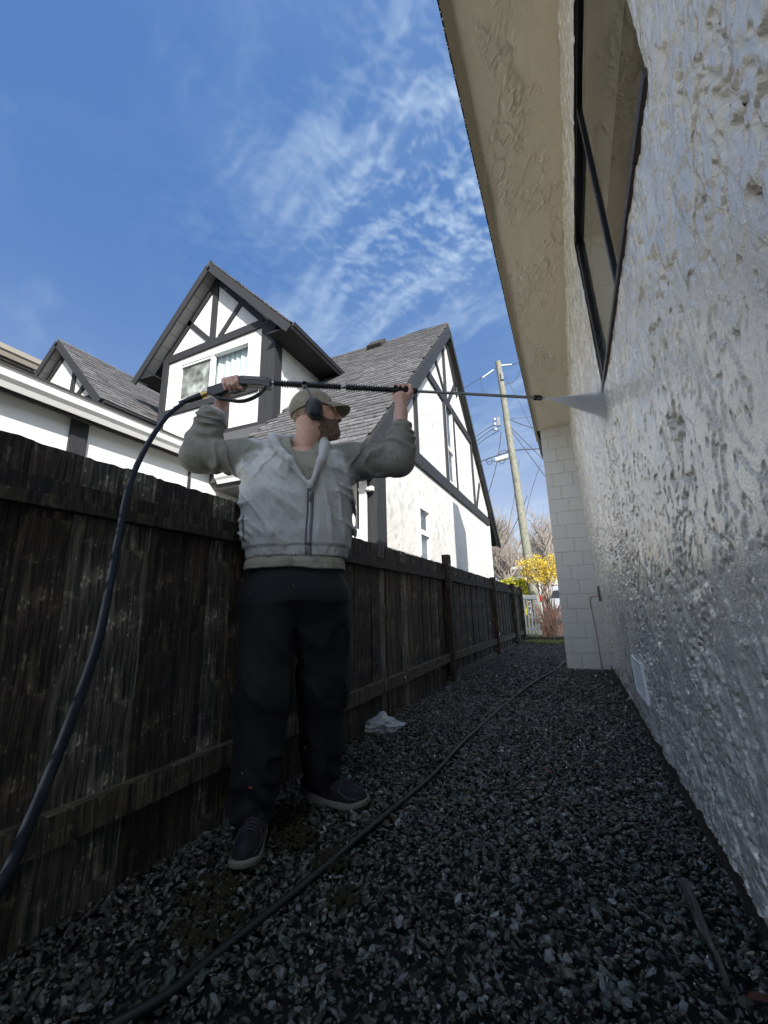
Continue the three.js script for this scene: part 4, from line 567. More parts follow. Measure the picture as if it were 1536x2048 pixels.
// ---------- the man with the lance ----------
const man = thing('person', 'man in grey zip hoodie, cap and ear defenders holding a spray lance overhead', 'person', [-1.15, 0, -1.6]);
const GA = V(-1.438, 1.977, -1.42), GB = V(-0.027, 1.897, -2.15), GD = GB.clone().sub(GA).normalize(), GL = GB.distanceTo(GA);   // axis of the lance
const gat = (t, up = 0, out = 0) => GA.clone().addScaledVector(GD, t * GL).add(V(0, up, 0)).addScaledVector(GN, out);
const GN = V(0, 1, 0).cross(GD).negate().normalize().multiplyScalar(-1); { const c = V(0, 0.85, 0).sub(GA); if (GN.dot(c) < 0) GN.negate(); }   // sideways, to the camera
{
  const C = [-1.15, -1.6], Lx = 0.9, Lz = -0.436, Fx = 0.436, Fz = 0.9;     // torso: towards his left, and forward
  const toL = (x, z) => (x - C[0]) * Lx + (z - C[1]) * Lz, toF = (x, z) => (x - C[0]) * Fx + (z - C[1]) * Fz;
  const W3 = (l, u, f) => [C[0] + l * Lx + f * Fx, u, C[1] + l * Lz + f * Fz];
  const J = { shR: [-1.335, 1.585, -1.51], shL: [-0.955, 1.555, -1.69], elR: [-1.612, 1.605, -1.405], elL: [-0.69, 1.535, -1.76], wrR: [-1.527, 1.905, -1.45], wrL: [-0.684, 1.80, -1.795], cuR: [-1.535, 1.835, -1.408], cuL: [-0.682, 1.735, -1.79], hipR: [-1.245, 0.96, -1.555], hipL: [-1.055, 0.96, -1.65], knR: [-1.215, 0.51, -1.475], knL: [-1.085, 0.52, -1.735], anR: [-1.21, 0.1, -1.43], anL: [-1.135, 0.11, -1.80] };
  const HC = V(-1.062, 1.77, -1.60);                                          // head: between the ears
  const hf = V(0.86, 0.24, -0.51).normalize(), hr = V(0, 1, 0).cross(hf).negate().normalize().multiplyScalar(-1); if (hr.dot(V(0, 0, 1)) < 0) hr.negate(); const hu = hr.clone().cross(hf); if (hu.y < 0) hu.negate();
  const hl = hr.clone().negate();
  const toH = (x, y, z) => { x -= HC.x; y -= HC.y; z -= HC.z; return [x * hr.x + y * hr.y + z * hr.z, x * hu.x + y * hu.y + z * hu.z, x * hf.x + y * hf.y + z * hf.z]; };
  const fromH = (a, b, c) => HC.clone().addScaledVector(hr, a).addScaledVector(hu, b).addScaledVector(hf, c);

  // head and neck, in the head's own frame (x to his right, y up, z to the nose)
  const headF = (x, y, z) => {
    const [a, b, c] = toH(x, y, z), q = Math.abs(a);
    let d = ell(a, b, c, [0, 0.042, -0.008], [0.077, 0.098, 0.099]);
    d = smin(d, ell(a, b, c, [0, -0.038, 0.036], [0.06, 0.068, 0.062]), 0.045);
    d = smin(d, cap(a, b, c, [0, -0.098, 0.072], [0, -0.095, 0.066], 0.024, 0.026), 0.035);
    d = smin(d, cap(q, b, c, [0.012, 0.031, 0.086], [0.04, 0.029, 0.07], 0.012, 0.01), 0.018);      // brow
    d = smin(d, cap(q, b, c, [0.043, -0.012, 0.066], [0.05, -0.016, 0.05], 0.017, 0.015), 0.03);    // cheekbone
    d = smax(d, -(Math.hypot(q - 0.032, b - 0.009, c - 0.107) - 0.0185), 0.014);                    // eye socket
    d = smin(d, Math.hypot(q - 0.031, b - 0.008, c - 0.078) - 0.0125, 0.003);                        // eyeball
    d = smin(d, cap(a, b, c, [0, 0.022, 0.092], [0, -0.022, 0.117], 0.0085, 0.0125), 0.014);        // nose
    d = smin(d, cap(q, b, c, [0.0, -0.027, 0.108], [0.013, -0.028, 0.099], 0.008, 0.0075), 0.008);
    d = smin(d, cap(q, b, c, [0, -0.052, 0.098], [0.02, -0.055, 0.088], 0.0065, 0.004), 0.008); d = smin(d, cap(q, b, c, [0, -0.064, 0.096], [0.016, -0.064, 0.088], 0.0075, 0.005), 0.008);
    d = smax(d, -cap(q, b, c, [0, -0.0585, 0.107], [0.02, -0.0595, 0.094], 0.002, 0.0012), 0.003);
    d = smin(d, ell(q, b, c, [0.079, 0.0, -0.004], [0.011, 0.03, 0.019]), 0.008);                    // ear
    return d;
  };
  const neckF = (x, y, z) => { const a = fromH(0, -0.03, -0.03); return cap(x, y, z, [a.x, a.y, a.z], [-1.145, 1.56, -1.625], 0.060, 0.075); };
  const torsoTab = [[0.9, 0.165, 0.115], [1.02, 0.16, 0.108], [1.2, 0.165, 0.11], [1.42, 0.185, 0.118], [1.54, 0.175, 0.105], [1.63, 0.09, 0.07], [1.68, 0.05, 0.05]];
  const tors = (tab, x, y, z, y0, y1) => { const [w, dp] = prof(tab, y), l = toL(x, z) / w, f = toF(x, z) / dp, k = Math.pow(Math.pow(Math.abs(l), 2.4) + Math.pow(Math.abs(f), 2.4), 1 / 2.4); return Math.max((k - 1) * Math.min(w, dp), y0 - y, y - y1); };
  // hands: fingers close round an axis; angles are measured from the palm over the knuckles
  const hand = (P, ax, palm, knu, r, wrist, flip, curl = 1, back = 0) => {
    const B = [];
    const pt = (s, ang, R) => { const c = Math.cos(ang), n = Math.sin(ang); return [P.x + ax.x * s + (palm.x * c + knu.x * n) * R, P.y + ax.y * s + (palm.y * c + knu.y * n) * R, P.z + ax.z * s + (palm.z * c + knu.z * n) * R]; };
    const len = [0.86, 1, 0.96, 0.78], fr = [0.0098, 0.0102, 0.0098, 0.0086], d2 = Math.PI / 180;
    const fingers = []; for (let i = 0; i < 4; i++) { const s = (1.5 - i) * 0.0212 * flip, R = r + fr[i] * 0.92, k = len[i] * curl, p0 = pt(s, 10 * d2, R + 0.014), p1 = pt(s * 1.02, (10 + 52 * k) * d2, R + 0.0065), p2 = pt(s, (10 + 128 * k) * d2, R + 0.002), p3 = pt(s * 0.97, (10 + 196 * k) * d2, R); fingers.push([p0, p1, fr[i] * 1.1, fr[i] * 1.08], [p1, p2, fr[i] * 1.06, fr[i] * 0.96], [p2, p3, fr[i] * 0.96, fr[i] * 0.82]); }
    const pal = []; for (let i = 0; i < 4; i++) { const s = (1.5 - i) * 0.0212 * flip; pal.push([pt(s, 12 * d2, r + 0.024), pt(s * 0.85 - back, -62 * d2, r + 0.03), 0.0125, 0.016]); }
    const tm = pt(0.034 * flip, -58 * d2, r + 0.022), t1 = pt(0.05 * flip, -98 * d2, r + 0.016), t2 = pt(0.047 * flip, -150 * d2, r + 0.012), t3 = pt(0.040 * flip, -192 * d2, r + 0.010);
    const heel = pt(-back * 1.3, -66 * d2, r + 0.03), pk = pt(0, -20 * d2, r + 0.026);
    return (x, y, z) => {
      let d = 9; for (const q of pal) d = smin(d, cap(x, y, z, ...q), 0.012);
      d = smin(d, cap(x, y, z, heel, wrist, 0.027, 0.031), 0.022); d = smin(d, cap(x, y, z, pk, heel, 0.02, 0.024), 0.015);
      d = smin(d, cap(x, y, z, tm, t1, 0.0175, 0.0125), 0.014); let th = smin(cap(x, y, z, t1, t2, 0.0122, 0.0112), cap(x, y, z, t2, t3, 0.0112, 0.009), 0.004); d = smin(d, th, 0.006);
      for (let i = 0; i < 12; i += 3) { let g = smin(smin(cap(x, y, z, ...fingers[i]), cap(x, y, z, ...fingers[i + 1]), 0.004), cap(x, y, z, ...fingers[i + 2]), 0.004); d = smin(d, g, i ? 0.0035 : 0.0035); }
      return d;
    };
  };
  const camTo = (p) => V(0, 0.85, 0).sub(p).normalize();
  const ortho = (v, ax) => v.clone().addScaledVector(ax, -v.dot(ax)).normalize();
  // left hand: palm behind and below the fore grip, fingers over the top
  const PL = gat(0.533), nearL = ortho(camTo(PL).setY(0), GD), upL = ortho(V(0, 1, 0), GD), palmL = nearL.clone().multiplyScalar(-0.75).addScaledVector(upL, -0.66).normalize(), knuL = ortho(upL.clone().multiplyScalar(0.75).addScaledVector(nearL, -0.66), palmL);
  const handL = hand(PL, GD, palmL, knuL, 0.018, J.wrL, 1);
  // right hand on the pistol grip
  const gA = gat(-0.058, -0.056), gB = gat(0.045, -0.006), gAx = gB.clone().sub(gA).normalize(), PR = gA.clone().lerp(gB, 0.56);
  const nearR = ortho(camTo(PR).setY(0), gAx), upR = ortho(V(0, 1, 0), gAx), palmR = upR.clone().multiplyScalar(0.96).addScaledVector(nearR, -0.28).normalize(), knuR = ortho(nearR.clone().multiplyScalar(0.96).addScaledVector(upR, 0.28), palmR);
  const handR = hand(PR, gAx, palmR, knuR, 0.021, J.wrR, 1, 0.92, 0.034);
  const foreR = (x, y, z) => cap(x, y, z, J.wrR, J.elR, 0.031, 0.046), foreL = (x, y, z) => cap(x, y, z, J.wrL, J.elL, 0.034, 0.048);
  const bodyF = (x, y, z) => { let d = tors(torsoTab, x, y, z, 0.9, 1.68); d = smin(d, neckF(x, y, z), 0.03); for (const [a, b, ra, rb] of [[J.shR, J.elR, 0.055, 0.042], [J.shL, J.elL, 0.055, 0.042], [J.elR, J.wrR, 0.045, 0.029], [J.elL, J.wrL, 0.045, 0.029], [J.hipR, J.knR, 0.082, 0.058], [J.hipL, J.knL, 0.082, 0.058], [J.knR, J.anR, 0.056, 0.038], [J.knL, J.anL, 0.056, 0.038]]) d = smin(d, cap(x, y, z, a, b, ra, rb), 0.04); return d; };
  const headNeck = (x, y, z) => Math.max(smin(headF(x, y, z), neckF(x, y, z), 0.03), 1.60 - y);
  const skin = (x, y, z) => {
    const n = fbm(x * 40, y * 40, z * 40, 3), v = fbm(x * 140, y * 140, z * 140, 2); let c = [0.64 + n * 0.08, 0.385 + n * 0.07, 0.30 + n * 0.06];
    const [a, b, f] = toH(x, y, z);
    if (b > -0.2 && Math.abs(a) < 0.12 && Math.abs(f) < 0.16) { const ck = sstep(0.04, 0.0, Math.hypot(Math.abs(a) - 0.05, b + 0.015, f - 0.06)) + sstep(0.022, 0.0, Math.hypot(a, b + 0.02, f - 0.118)); c = [c[0] + ck * 0.03, c[1] - ck * 0.05, c[2] - ck * 0.03]; if (Math.hypot(Math.abs(a) - 0.01, (b + 0.059) * 1.4, f - 0.1) < 0.014) c = [0.42, 0.17, 0.14]; const e = Math.hypot(Math.abs(a) - 0.031, b - 0.008, f - 0.078); if (e < 0.0132) { const pr = Math.hypot(Math.abs(a) - 0.034, b - 0.008, 0) < 0.0055 && f > 0.085; c = pr ? [0.05, 0.05, 0.06] : [0.62, 0.56, 0.52]; } if (b > 0.026 && b < 0.040 && f > 0.075 && Math.abs(a) > 0.012 && v > -0.1) c = [0.16, 0.09, 0.05]; }
    return c.map((q) => q * (1 + v * 0.08));
  };
  const handSkin = (x, y, z) => { const n = fbm(x * 60, y * 60, z * 60, 3), v = fbm(x * 170, y * 170, z * 170, 2); return [0.60 + n * 0.12 + v * 0.04, 0.36 + n * 0.04 + v * 0.04, 0.29 + n * 0.04 + v * 0.03]; };
  const cut = (f, g) => (x, y, z) => Math.max(f(x, y, z), g(x, y, z));
  const bodyLow = cut(bodyF, (x, y, z) => y - 1.615), hR = (x, y, z) => Math.max(smin(handR(x, y, z), foreR(x, y, z), 0.012), Math.hypot(x - PR.x, y - PR.y, z - PR.z) - 0.185), hL = (x, y, z) => Math.max(smin(handL(x, y, z), foreL(x, y, z), 0.012), Math.hypot(x - PL.x, y - PL.y, z - PL.z) - 0.26);
  const skinM = std({ color: 0xffffff, vertexColors: true, roughness: 0.5 });
  const body = mergeGeometries([netMesh(bodyLow, [-1.8, 0.05, -1.95], [-0.5, 1.64, -1.2], 0.014, handSkin), netMesh(headNeck, [-1.28, 1.585, -1.78], [-0.86, 1.95, -1.42], 0.0032, skin), netMesh(hR, [PR.x - 0.2, PR.y - 0.2, PR.z - 0.2], [PR.x + 0.2, PR.y + 0.15, PR.z + 0.2], 0.0034, handSkin), netMesh(hL, [PL.x - 0.13, PL.y - 0.28, PL.z - 0.13], [PL.x + 0.13, PL.y + 0.1, PL.z + 0.13], 0.0034, handSkin)]);
  part(man, 'body', body, skinM);

  // hoodie
  const hTab = [[1.05, 0.235, 0.15], [1.085, 0.238, 0.152], [1.118, 0.245, 0.156], [1.135, 0.262, 0.166], [1.2, 0.277, 0.174], [1.34, 0.28, 0.176], [1.47, 0.268, 0.17], [1.555, 0.235, 0.150], [1.605, 0.185, 0.128], [1.65, 0.115, 0.11], [1.69, 0.06, 0.08]];
  const wedge = (y) => (y < 1.365 ? 0 : Math.min(0.098, (y - 1.365) * 0.36)), zipL = (y) => 0.08 - 0.008 * sstep(1.35, 1.1, y);
  const fold = (x, y, z) => {
    const l = toL(x, z), f = toF(x, z), w = fbm(x * 3, y * 3, z * 3, 3);
    const rd = (v, k) => { const q = Math.max(0, 1 - Math.abs(v) * k); return q * q; };
    const fam = (c, q, fa, fl, sd, k = 2.4) => { const u = l * c + y * q, v = y * c - l * q; return rd(noise(u * fa + w * 1.3, v * fl + w * 0.6, sd), k); };
    const dg = fam(0.62, 0.78, 15, 2.1, 6.5) * sstep(0.09, 0.0, l), d2 = fam(0.8, 0.6, 24, 3.2, 11.5) * sstep(0.1, -0.05, l), vt = fam(0.98, 0.12, 19, 1.7, 2.5) * sstep(0.085, 0.14, l), up = fam(0.75, -0.66, 16, 2.0, 15.5) * sstep(1.40, 1.5, y), hm = fam(0.95, 0.2, 26, 3.0, 19.5) * sstep(1.25, 1.16, y), ar = fam(0.3, 0.95, 17, 2.6, 23.5) * sstep(0.15, 0.22, Math.abs(l));
    return 0.013 * dg + 0.006 * d2 + 0.013 * vt + 0.009 * up + 0.009 * hm + 0.008 * ar + 0.005 * noise(l * 6, y * 5, f * 6) + 0.002 * fbm(x * 26, y * 26, z * 26, 2) - 0.006;
  };
  const sleeve = (x, y, z, s, e, c, rs, re, rc) => {
    const a = cap(x, y, z, s, e, rs, re), b = cap(x, y, z, e, c, re, rc), t1 = capT(x, y, z, s, e), t2 = capT(x, y, z, e, c);
    const n = fbm(x * 7, y * 7, z * 7, 2), k1 = sstep(-0.1, 0.25, t1) * sstep(1.1, 0.6, t1), k2 = sstep(0.0, 0.3, t2) * sstep(1.05, 0.75, t2);
    const ph = Math.atan2(toF(x, z), y - lerp(s[1], e[1], clamp(t1))), rg1 = Math.max(0, 1 - Math.abs(noise(t1 * 5.5 + n * 2.2 + ph * 0.35, ph * 0.55 + 3, s[0])) * 2.6), rg2 = Math.max(0, 1 - Math.abs(noise(t2 * 6.5 + n * 2.4 + toL(x, z) * 8, toF(x, z) * 9, e[0] + 5)) * 2.5);
    const A = a - 0.016 * k1 * rg1 - 0.010 * n, B = b - 0.016 * k2 * rg2 - 0.005 * k2 * Math.sin(t2 * 22 + n * 12) - 0.010 * n; return Math.max(smin(A, B, 0.05), t2 - 1.0 > 0 ? (t2 - 1) * 0.32 : -1);
  };
  const slR = (x, y, z) => sleeve(x, y, z, J.shR, J.elR, J.cuR, 0.088, 0.076, 0.056), slL = (x, y, z) => sleeve(x, y, z, J.shL, J.elL, J.cuL, 0.086, 0.068, 0.055);
  const cuff = (x, y, z, e, c, r) => { const t = capT(x, y, z, e, c); return Math.max(cap(x, y, z, e, c, r, r), (0.80 - t) * 0.2, (t - 1.04) * 0.2); };
  const hoodTorso = (x, y, z) => { let d = tors(hTab, x, y, z, 1.075, 1.72); const k = sstep(1.13, 1.19, y) * sstep(1.68, 1.56, y); return d * 0.9 - fold(x, y, z) * (0.15 + 0.85 * k) + 0.006 - (y < 1.128 ? 0.0025 * Math.sin(Math.atan2(toF(x, z), toL(x, z)) * 150) : 0); };
  const collar = []; { const q = [[0.08, 1.372, 0.182], [0.125, 1.50, 0.166], [0.135, 1.60, 0.105], [0.118, 1.672, 0.01], [0.06, 1.70, -0.085], [0, 1.705, -0.105]], m = [[0.08, 1.372, 0.182], [-0.01, 1.50, 0.176], [-0.10, 1.615, 0.118], [-0.128, 1.675, 0.01], [-0.06, 1.70, -0.085], [0, 1.705, -0.105]]; for (const L of [q, m]) for (let i = 0; i < 5; i++) collar.push([W3(...L[i]), W3(...L[i + 1]), [0.009, 0.016, 0.021, 0.026, 0.032][i], [0.016, 0.021, 0.026, 0.032, 0.034][i]]); for (let i = 0; i < 3; i++) collar.push([W3(-0.11 + i * 0.11, 1.66 - 0.02 * (i === 1), -0.10), W3(-0.06 + i * 0.06, 1.52, -0.155), 0.045, 0.03]); }
  const inV = (x, y, z) => { const l = toL(x, z), f = toF(x, z), o = sstep(1.36, 1.6, y), c = lerp(0.08, 0.018, o), w = (y - 1.362) * 0.43; return f > 0.0 ? Math.max(Math.abs(l - c) - Math.min(w, 0.108), 1.362 - y) : 1; };
  const neckHole = (x, y, z) => cap(x, y, z, W3(0.01, 1.5, 0.02), W3(0.02, 1.8, 0.02), 0.085, 0.105);
  const hoodieF = (x, y, z) => {
    let d = hoodTorso(x, y, z); d = smin(d, slR(x, y, z), 0.045); d = smin(d, slL(x, y, z), 0.045);
    d = smax(d, -inV(x, y, z), 0.012); d = smax(d, -neckHole(x, y, z), 0.012);
    let c = 9; for (const q of collar) c = smin(c, cap(x, y, z, ...q), 0.02); d = smin(d, c - 0.004 * noise(x * 30, y * 30, z * 30), 0.018);
    d = Math.min(d, cuff(x, y, z, J.elR, J.cuR, 0.047), cuff(x, y, z, J.elL, J.cuL, 0.048)); return d;
  };
  const hoodCol = (x, y, z) => {
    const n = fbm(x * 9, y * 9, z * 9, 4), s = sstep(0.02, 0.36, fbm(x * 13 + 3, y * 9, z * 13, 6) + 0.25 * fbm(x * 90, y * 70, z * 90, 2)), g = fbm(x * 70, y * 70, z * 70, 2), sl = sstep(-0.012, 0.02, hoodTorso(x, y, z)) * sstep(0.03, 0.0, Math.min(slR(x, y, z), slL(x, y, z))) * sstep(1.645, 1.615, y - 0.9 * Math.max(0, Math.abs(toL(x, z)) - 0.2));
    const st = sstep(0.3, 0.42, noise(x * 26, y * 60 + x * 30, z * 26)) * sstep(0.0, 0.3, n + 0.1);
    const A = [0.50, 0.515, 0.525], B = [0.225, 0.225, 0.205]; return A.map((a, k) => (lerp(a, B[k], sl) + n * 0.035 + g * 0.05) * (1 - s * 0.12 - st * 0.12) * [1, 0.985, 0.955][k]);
  };
  const clothM = std({ color: 0xffffff, vertexColors: true, roughness: 0.95, bumpMap: scaled(T.fabric, 0.09), bumpScale: 0.0012 });
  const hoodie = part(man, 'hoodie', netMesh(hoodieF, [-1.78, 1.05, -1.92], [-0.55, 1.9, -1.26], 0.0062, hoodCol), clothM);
  // T-shirt: a neck line above, a hem below
  const sTab = [[1.0, 0.236, 0.15], [1.055, 0.23, 0.145], [1.09, 0.218, 0.136], [1.3, 0.235, 0.15], [1.47, 0.225, 0.148], [1.56, 0.2, 0.128], [1.62, 0.14, 0.1], [1.66, 0.085, 0.085]];
  const shirtF = (x, y, z) => { const l = toL(x, z); let d = tors(sTab, x, y, z, 1.028 + 0.012 * noise(l * 8, 1, 1), 1.66) * 0.9 - 0.006 * Math.max(0, 1 - Math.abs(noise(l * 14 + y * 4, y * 6, 3)) * 2.5) * sstep(1.2, 1.4, y) - 0.008 * noise(l * 9, y * 3, toF(x, z) * 4); const nk = Math.max(cap(x, y, z, W3(0.02, 1.5, 0.05), W3(0.035, 1.8, 0.04), 0.07, 0.09), 0); d = smax(d, -cap(x, y, z, W3(0.025, 1.585, 0.075), W3(0.035, 1.8, 0.03), 0.055, 0.085), 0.01); return d; };
  part(man, 'tshirt', netMesh(shirtF, [-1.42, 1.0, -1.86], [-0.9, 1.69, -1.36], 0.0065, (x, y, z) => { const n = fbm(x * 12, y * 12, z * 12, 3), s = sstep(0.2, 0.4, fbm(x * 34, y * 34, z * 34, 3)), b = Math.abs(y - 1.05) < 0.004 ? 0.85 : 1; return [0.30, 0.29, 0.235].map((c) => c * b * (1 + n * 0.25 - s * 0.3)); }), clothM, null, 'olive grey T-shirt under the hoodie');
  // zip, its pull and the pocket welt follow the cloth
  const onCloth = (l, y, off = 0.002) => { let a = 0.05, b = 0.32; for (let i = 0; i < 26; i++) { const m = (a + b) / 2, p = W3(l, y, m); if (hoodieF(...p) < 0) a = m; else b = m; } return V(...W3(l, y, a + off)); };
  const strip = (fl, y0, y1, w, n, off) => { const P = [], I = []; for (let i = 0; i <= n; i++) { const y = lerp(y0, y1, i / n), l = fl(y); for (const [s, o] of [[-w, -0.004], [-w, off], [w, off], [w, -0.004]]) { const p = onCloth(l + s, y, o); P.push(p.x, p.y, p.z); } if (i < n) for (let k = 0; k < 3; k++) { const a = i * 4 + k; I.push(a, a + 1, a + 4, a + 1, a + 5, a + 4); } } const g = new THREE.BufferGeometry(); g.setAttribute('position', new THREE.Float32BufferAttribute(P, 3)); g.setIndex(I); g.computeVertexNormals(); const q = g.toNonIndexed(); q.setAttribute('uv', new THREE.Float32BufferAttribute(new Float32Array(q.attributes.position.count * 2), 2)); return q; };
  const tape = std({ color: lin(0.12, 0.125, 0.135), roughness: 0.8 }), metal = std({ color: lin(0.35, 0.35, 0.37), roughness: 0.4, metalness: 0.7 });
  part(hoodie, 'zipper', merge([strip((y) => zipL(y), 1.082, 1.36, 0.0045, 60, 0.004)]), metal); part(hoodie, 'zipper_tape', merge([strip((y) => zipL(y) - 0.011, 1.082, 1.36, 0.0035, 60, 0.003), strip((y) => zipL(y) + 0.011, 1.082, 1.36, 0.0035, 60, 0.003)]), tape);
  { const p = onCloth(zipL(1.345), 1.345, 0.006), q = onCloth(zipL(1.315), 1.312, 0.007); part(hoodie, 'zip_pull', cyl(p, q, 0.004, 0.0055, 8), tape); }
  part(hoodie, 'pocket', merge([strip((y) => -0.225 + (1.25 - y) * 0.12, 1.15, 1.27, 0.004, 24, 0.005)]), tape);

  // trousers
  const pTab = [[0.86, 0.215, 0.145], [0.98, 0.212, 0.14], [1.04, 0.200, 0.128], [1.1, 0.19, 0.12]];
  const leg = (x, y, z, h, k, a, s) => { const A = cap(x, y, z, h, k, 0.130, 0.110), B = cap(x, y, z, k, a, 0.110, 0.076), t = capT(x, y, z, k, a), n = fbm(x * 6 + s, y * 5, z * 6, 3); return smin(A, B, 0.05) - 0.014 * n - 0.011 * sstep(0.3, 0.9, t) * Math.sin(y * 52 + n * 11 + s + x * 30) - 0.012 * Math.max(0, 1 - Math.abs(noise(x * 9 + y * 8, y * 4, z * 9 + s)) * 2.4); };
  const trousF = (x, y, z) => { let d = smin(tors(pTab, x, y, z, 0.9, 1.09), ell(x, y, z, W3(0, 0.9, -0.01), [0.17, 0.115, 0.125]), 0.06); let e = Math.min(leg(x, y, z, J.hipR, J.knR, J.anR, 1), leg(x, y, z, J.hipL, J.knL, J.anL, 5)); e = smax(e, y - 0.965, 0.08); d = smin(d, e, 0.06) - 0.004 * noise(x * 12, y * 8, z * 12); return Math.max(d, 0.075 - y, y - 1.05); };
  const trousers = part(man, 'trousers', netMesh(trousF, [-1.5, 0.04, -1.98], [-0.85, 1.12, -1.25], 0.0085, (x, y, z) => { const n = fbm(x * 30, y * 30, z * 30, 3); return [0.0032, 0.003, 0.0062].map((c) => c * (1 + n * 0.5)); }), std({ color: 0xffffff, vertexColors: true, roughness: 0.85, bumpMap: scaled(T.fabric, 0.12), bumpScale: 0.001 }));
  part(trousers, 'logo', new THREE.SphereGeometry(0.006, 8, 6).scale(1.6, 0.8, 0.8).translate(-1.165, 0.215, -1.366), std({ color: lin(0.25, 0.03, 0.035), roughness: 0.7 }), null, 'tiny red mark low on the trouser leg');

  // shoes, along z in their own frame: heel at -0.13, toe at 0.165
  const sw = (z) => 0.036 + 0.012 * sstep(-0.1, 0.08, z) - 0.004 * sstep(-0.06, 0.0, z) * sstep(0.06, 0.0, z), plan = (x, z) => { const zz = clamp(z, -0.095, 0.115), e = z > 0.115 ? 0.05 : 0.036, w = sw(zz); const dz = z - zz; return dz > 0 ? (Math.hypot(x / w, dz / e) - 1) * w : dz < 0 ? (Math.hypot(x / w, dz / e) - 1) * w : Math.abs(x) - w; };
  const soleTop = (z) => 0.034 + 0.012 * sstep(0.0, -0.1, z) + 0.016 * sstep(0.09, 0.165, z), soleBot = (z) => 0.004 + 0.022 * sstep(0.07, 0.17, z) + 0.008 * sstep(-0.08, -0.13, z);
  const soleF = (x, y, z) => smax(plan(x + 0.006 * sstep(0, 0.15, z), z) - 0.004, Math.max(y - soleTop(z), soleBot(z) - y), 0.008);
  const upperF = (x, y, z) => { const X = x + 0.006 * sstep(0, 0.15, z); let d = ell(X, y, z, [0, 0.045, 0.07], [0.046, 0.055, 0.093]); d = smin(d, ell(X, y, z, [0, 0.06, -0.06], [0.038, 0.075, 0.07]), 0.05); d = smin(d, cap(X, y, z, [0, 0.05, 0.0], [0, 0.09, -0.04], 0.038, 0.036), 0.04); d = smax(d, -ell(X, y, z, [0, 0.145, -0.065], [0.028, 0.045, 0.045]), 0.01); return smax(smax(d, plan(X, z) - 0.001, 0.01), soleTop(z) - 0.006 - y, 0.004); };
  const up0 = netMesh(upperF, [-0.07, 0, -0.15], [0.07, 0.15, 0.19], 0.004, (x, y, z) => { const n = fbm(x * 120, y * 120, z * 120, 2); return [0.008, 0.007, 0.012].map((c) => c * (1 + n * 0.5)); }), so0 = netMesh(soleF, [-0.07, -0.01, -0.15], [0.07, 0.07, 0.19], 0.004);
  const onShoe = (x, z, yo = 0.002) => { let a = 0.02, b = 0.16; for (let i = 0; i < 20; i++) { const m = (a + b) / 2; if (upperF(x, m, z) < 0) a = m; else b = m; } return V(x, a + yo, z); };
  const side = (sx, y, z) => { let a = 0, b = 0.08; for (let i = 0; i < 20; i++) { const m = (a + b) / 2; if (upperF(sx * m, y, z) < 0) a = m; else b = m; } return V(sx * (a + 0.001), y, z); };
  const upM = std({ color: 0xffffff, vertexColors: true, roughness: 0.8 }), soM = std({ color: lin(0.16, 0.155, 0.13), roughness: 0.7 }), stM = std({ color: lin(0.04, 0.033, 0.055), roughness: 0.6 });
  const stripes = []; for (const s of [-1, 1]) { stripes.push(tube([side(s, 0.046, 0.10), side(s, 0.06, 0.07), side(s, 0.07, 0.045), onShoe(s * 0.02, 0.045)], 0.0035, 16, 5), tube([side(s, 0.05, 0.13), side(s, 0.055, 0.10), side(s, 0.045, 0.085)], 0.0035, 12, 5), tube([side(s, 0.05, 0.0), side(s, 0.075, 0.02), side(s, 0.085, 0.0), onShoe(s * 0.018, 0.03)], 0.003, 16, 5), tube([side(s, 0.05, -0.03), side(s, 0.08, -0.06), side(s, 0.1, -0.075)], 0.003, 12, 5)); }
  const laces = [0.02, 0.038, 0.056, 0.074].map((z) => tube([onShoe(-0.022, z), onShoe(0, z + 0.004, 0.005), onShoe(0.022, z)], 0.003, 8, 5));
  for (const [pos, ang, lab] of [[[-1.165, 0.004, -1.39], Math.atan2(0.5, 0.86), 'dark running shoe nearer the camera, toe towards it'], [[-1.07, 0.004, -1.81], Math.PI / 2 + 0.03, 'dark running shoe pointing towards the stucco wall']]) {
    const put = (o, name, g, m, own) => { const q = new THREE.Mesh(g, m); q.name = name; q.castShadow = q.receiveShadow = true; if (own) { q.position.set(...pos).sub(man.position); q.rotation.y = ang; } o.add(q); return q; };
    const s = put(man, 'shoe', up0, upM, true); s.userData.label = lab; put(s, 'sole', so0, soM); put(s, 'stripe', merge(stripes), stM); put(s, 'lace', merge(laces), stM);
  }

  // cap: crown, band and curved peak
  const capM = std({ color: 0xffffff, vertexColors: true, roughness: 0.9 }), capCol = (x, y, z) => { const n = fbm(x * 30, y * 30, z * 30, 3), g = fbm(x * 160, y * 160, z * 160, 2); return [0.27, 0.245, 0.185].map((c) => c * (1 + n * 0.3 + g * 0.2)); };
  const crownF = (x, y, z) => { const [a, b, c] = toH(x, y, z); const th = Math.atan2(a, c + 0.01); let d = ell(a, b, c, [0, 0.048, -0.006], [0.0885, 0.108, 0.111]) + 0.0012 * Math.exp(-Math.pow(Math.sin(th * 3) * 9, 2)); d = Math.max(d, (0.037 + 0.10 * (c - 0.05) * (c < 0.05 ? 0.35 : 0.1)) - b); return Math.max(d, -(ell(a, b, c, [0, 0.046, -0.006], [0.0845, 0.103, 0.106]))); };
  const hat = part(man, 'cap', netMesh(crownF, [-1.22, 1.76, -1.76], [-0.9, 1.96, -1.44], 0.003, capCol), capM, null, 'faded olive baseball cap');
  part(hat, 'button', new THREE.SphereGeometry(0.008, 10, 8).scale(1, 0.6, 1).translate(...fromH(0, 0.157, -0.006).toArray()), std({ color: lin(0.2, 0.18, 0.14), roughness: 0.9 }));
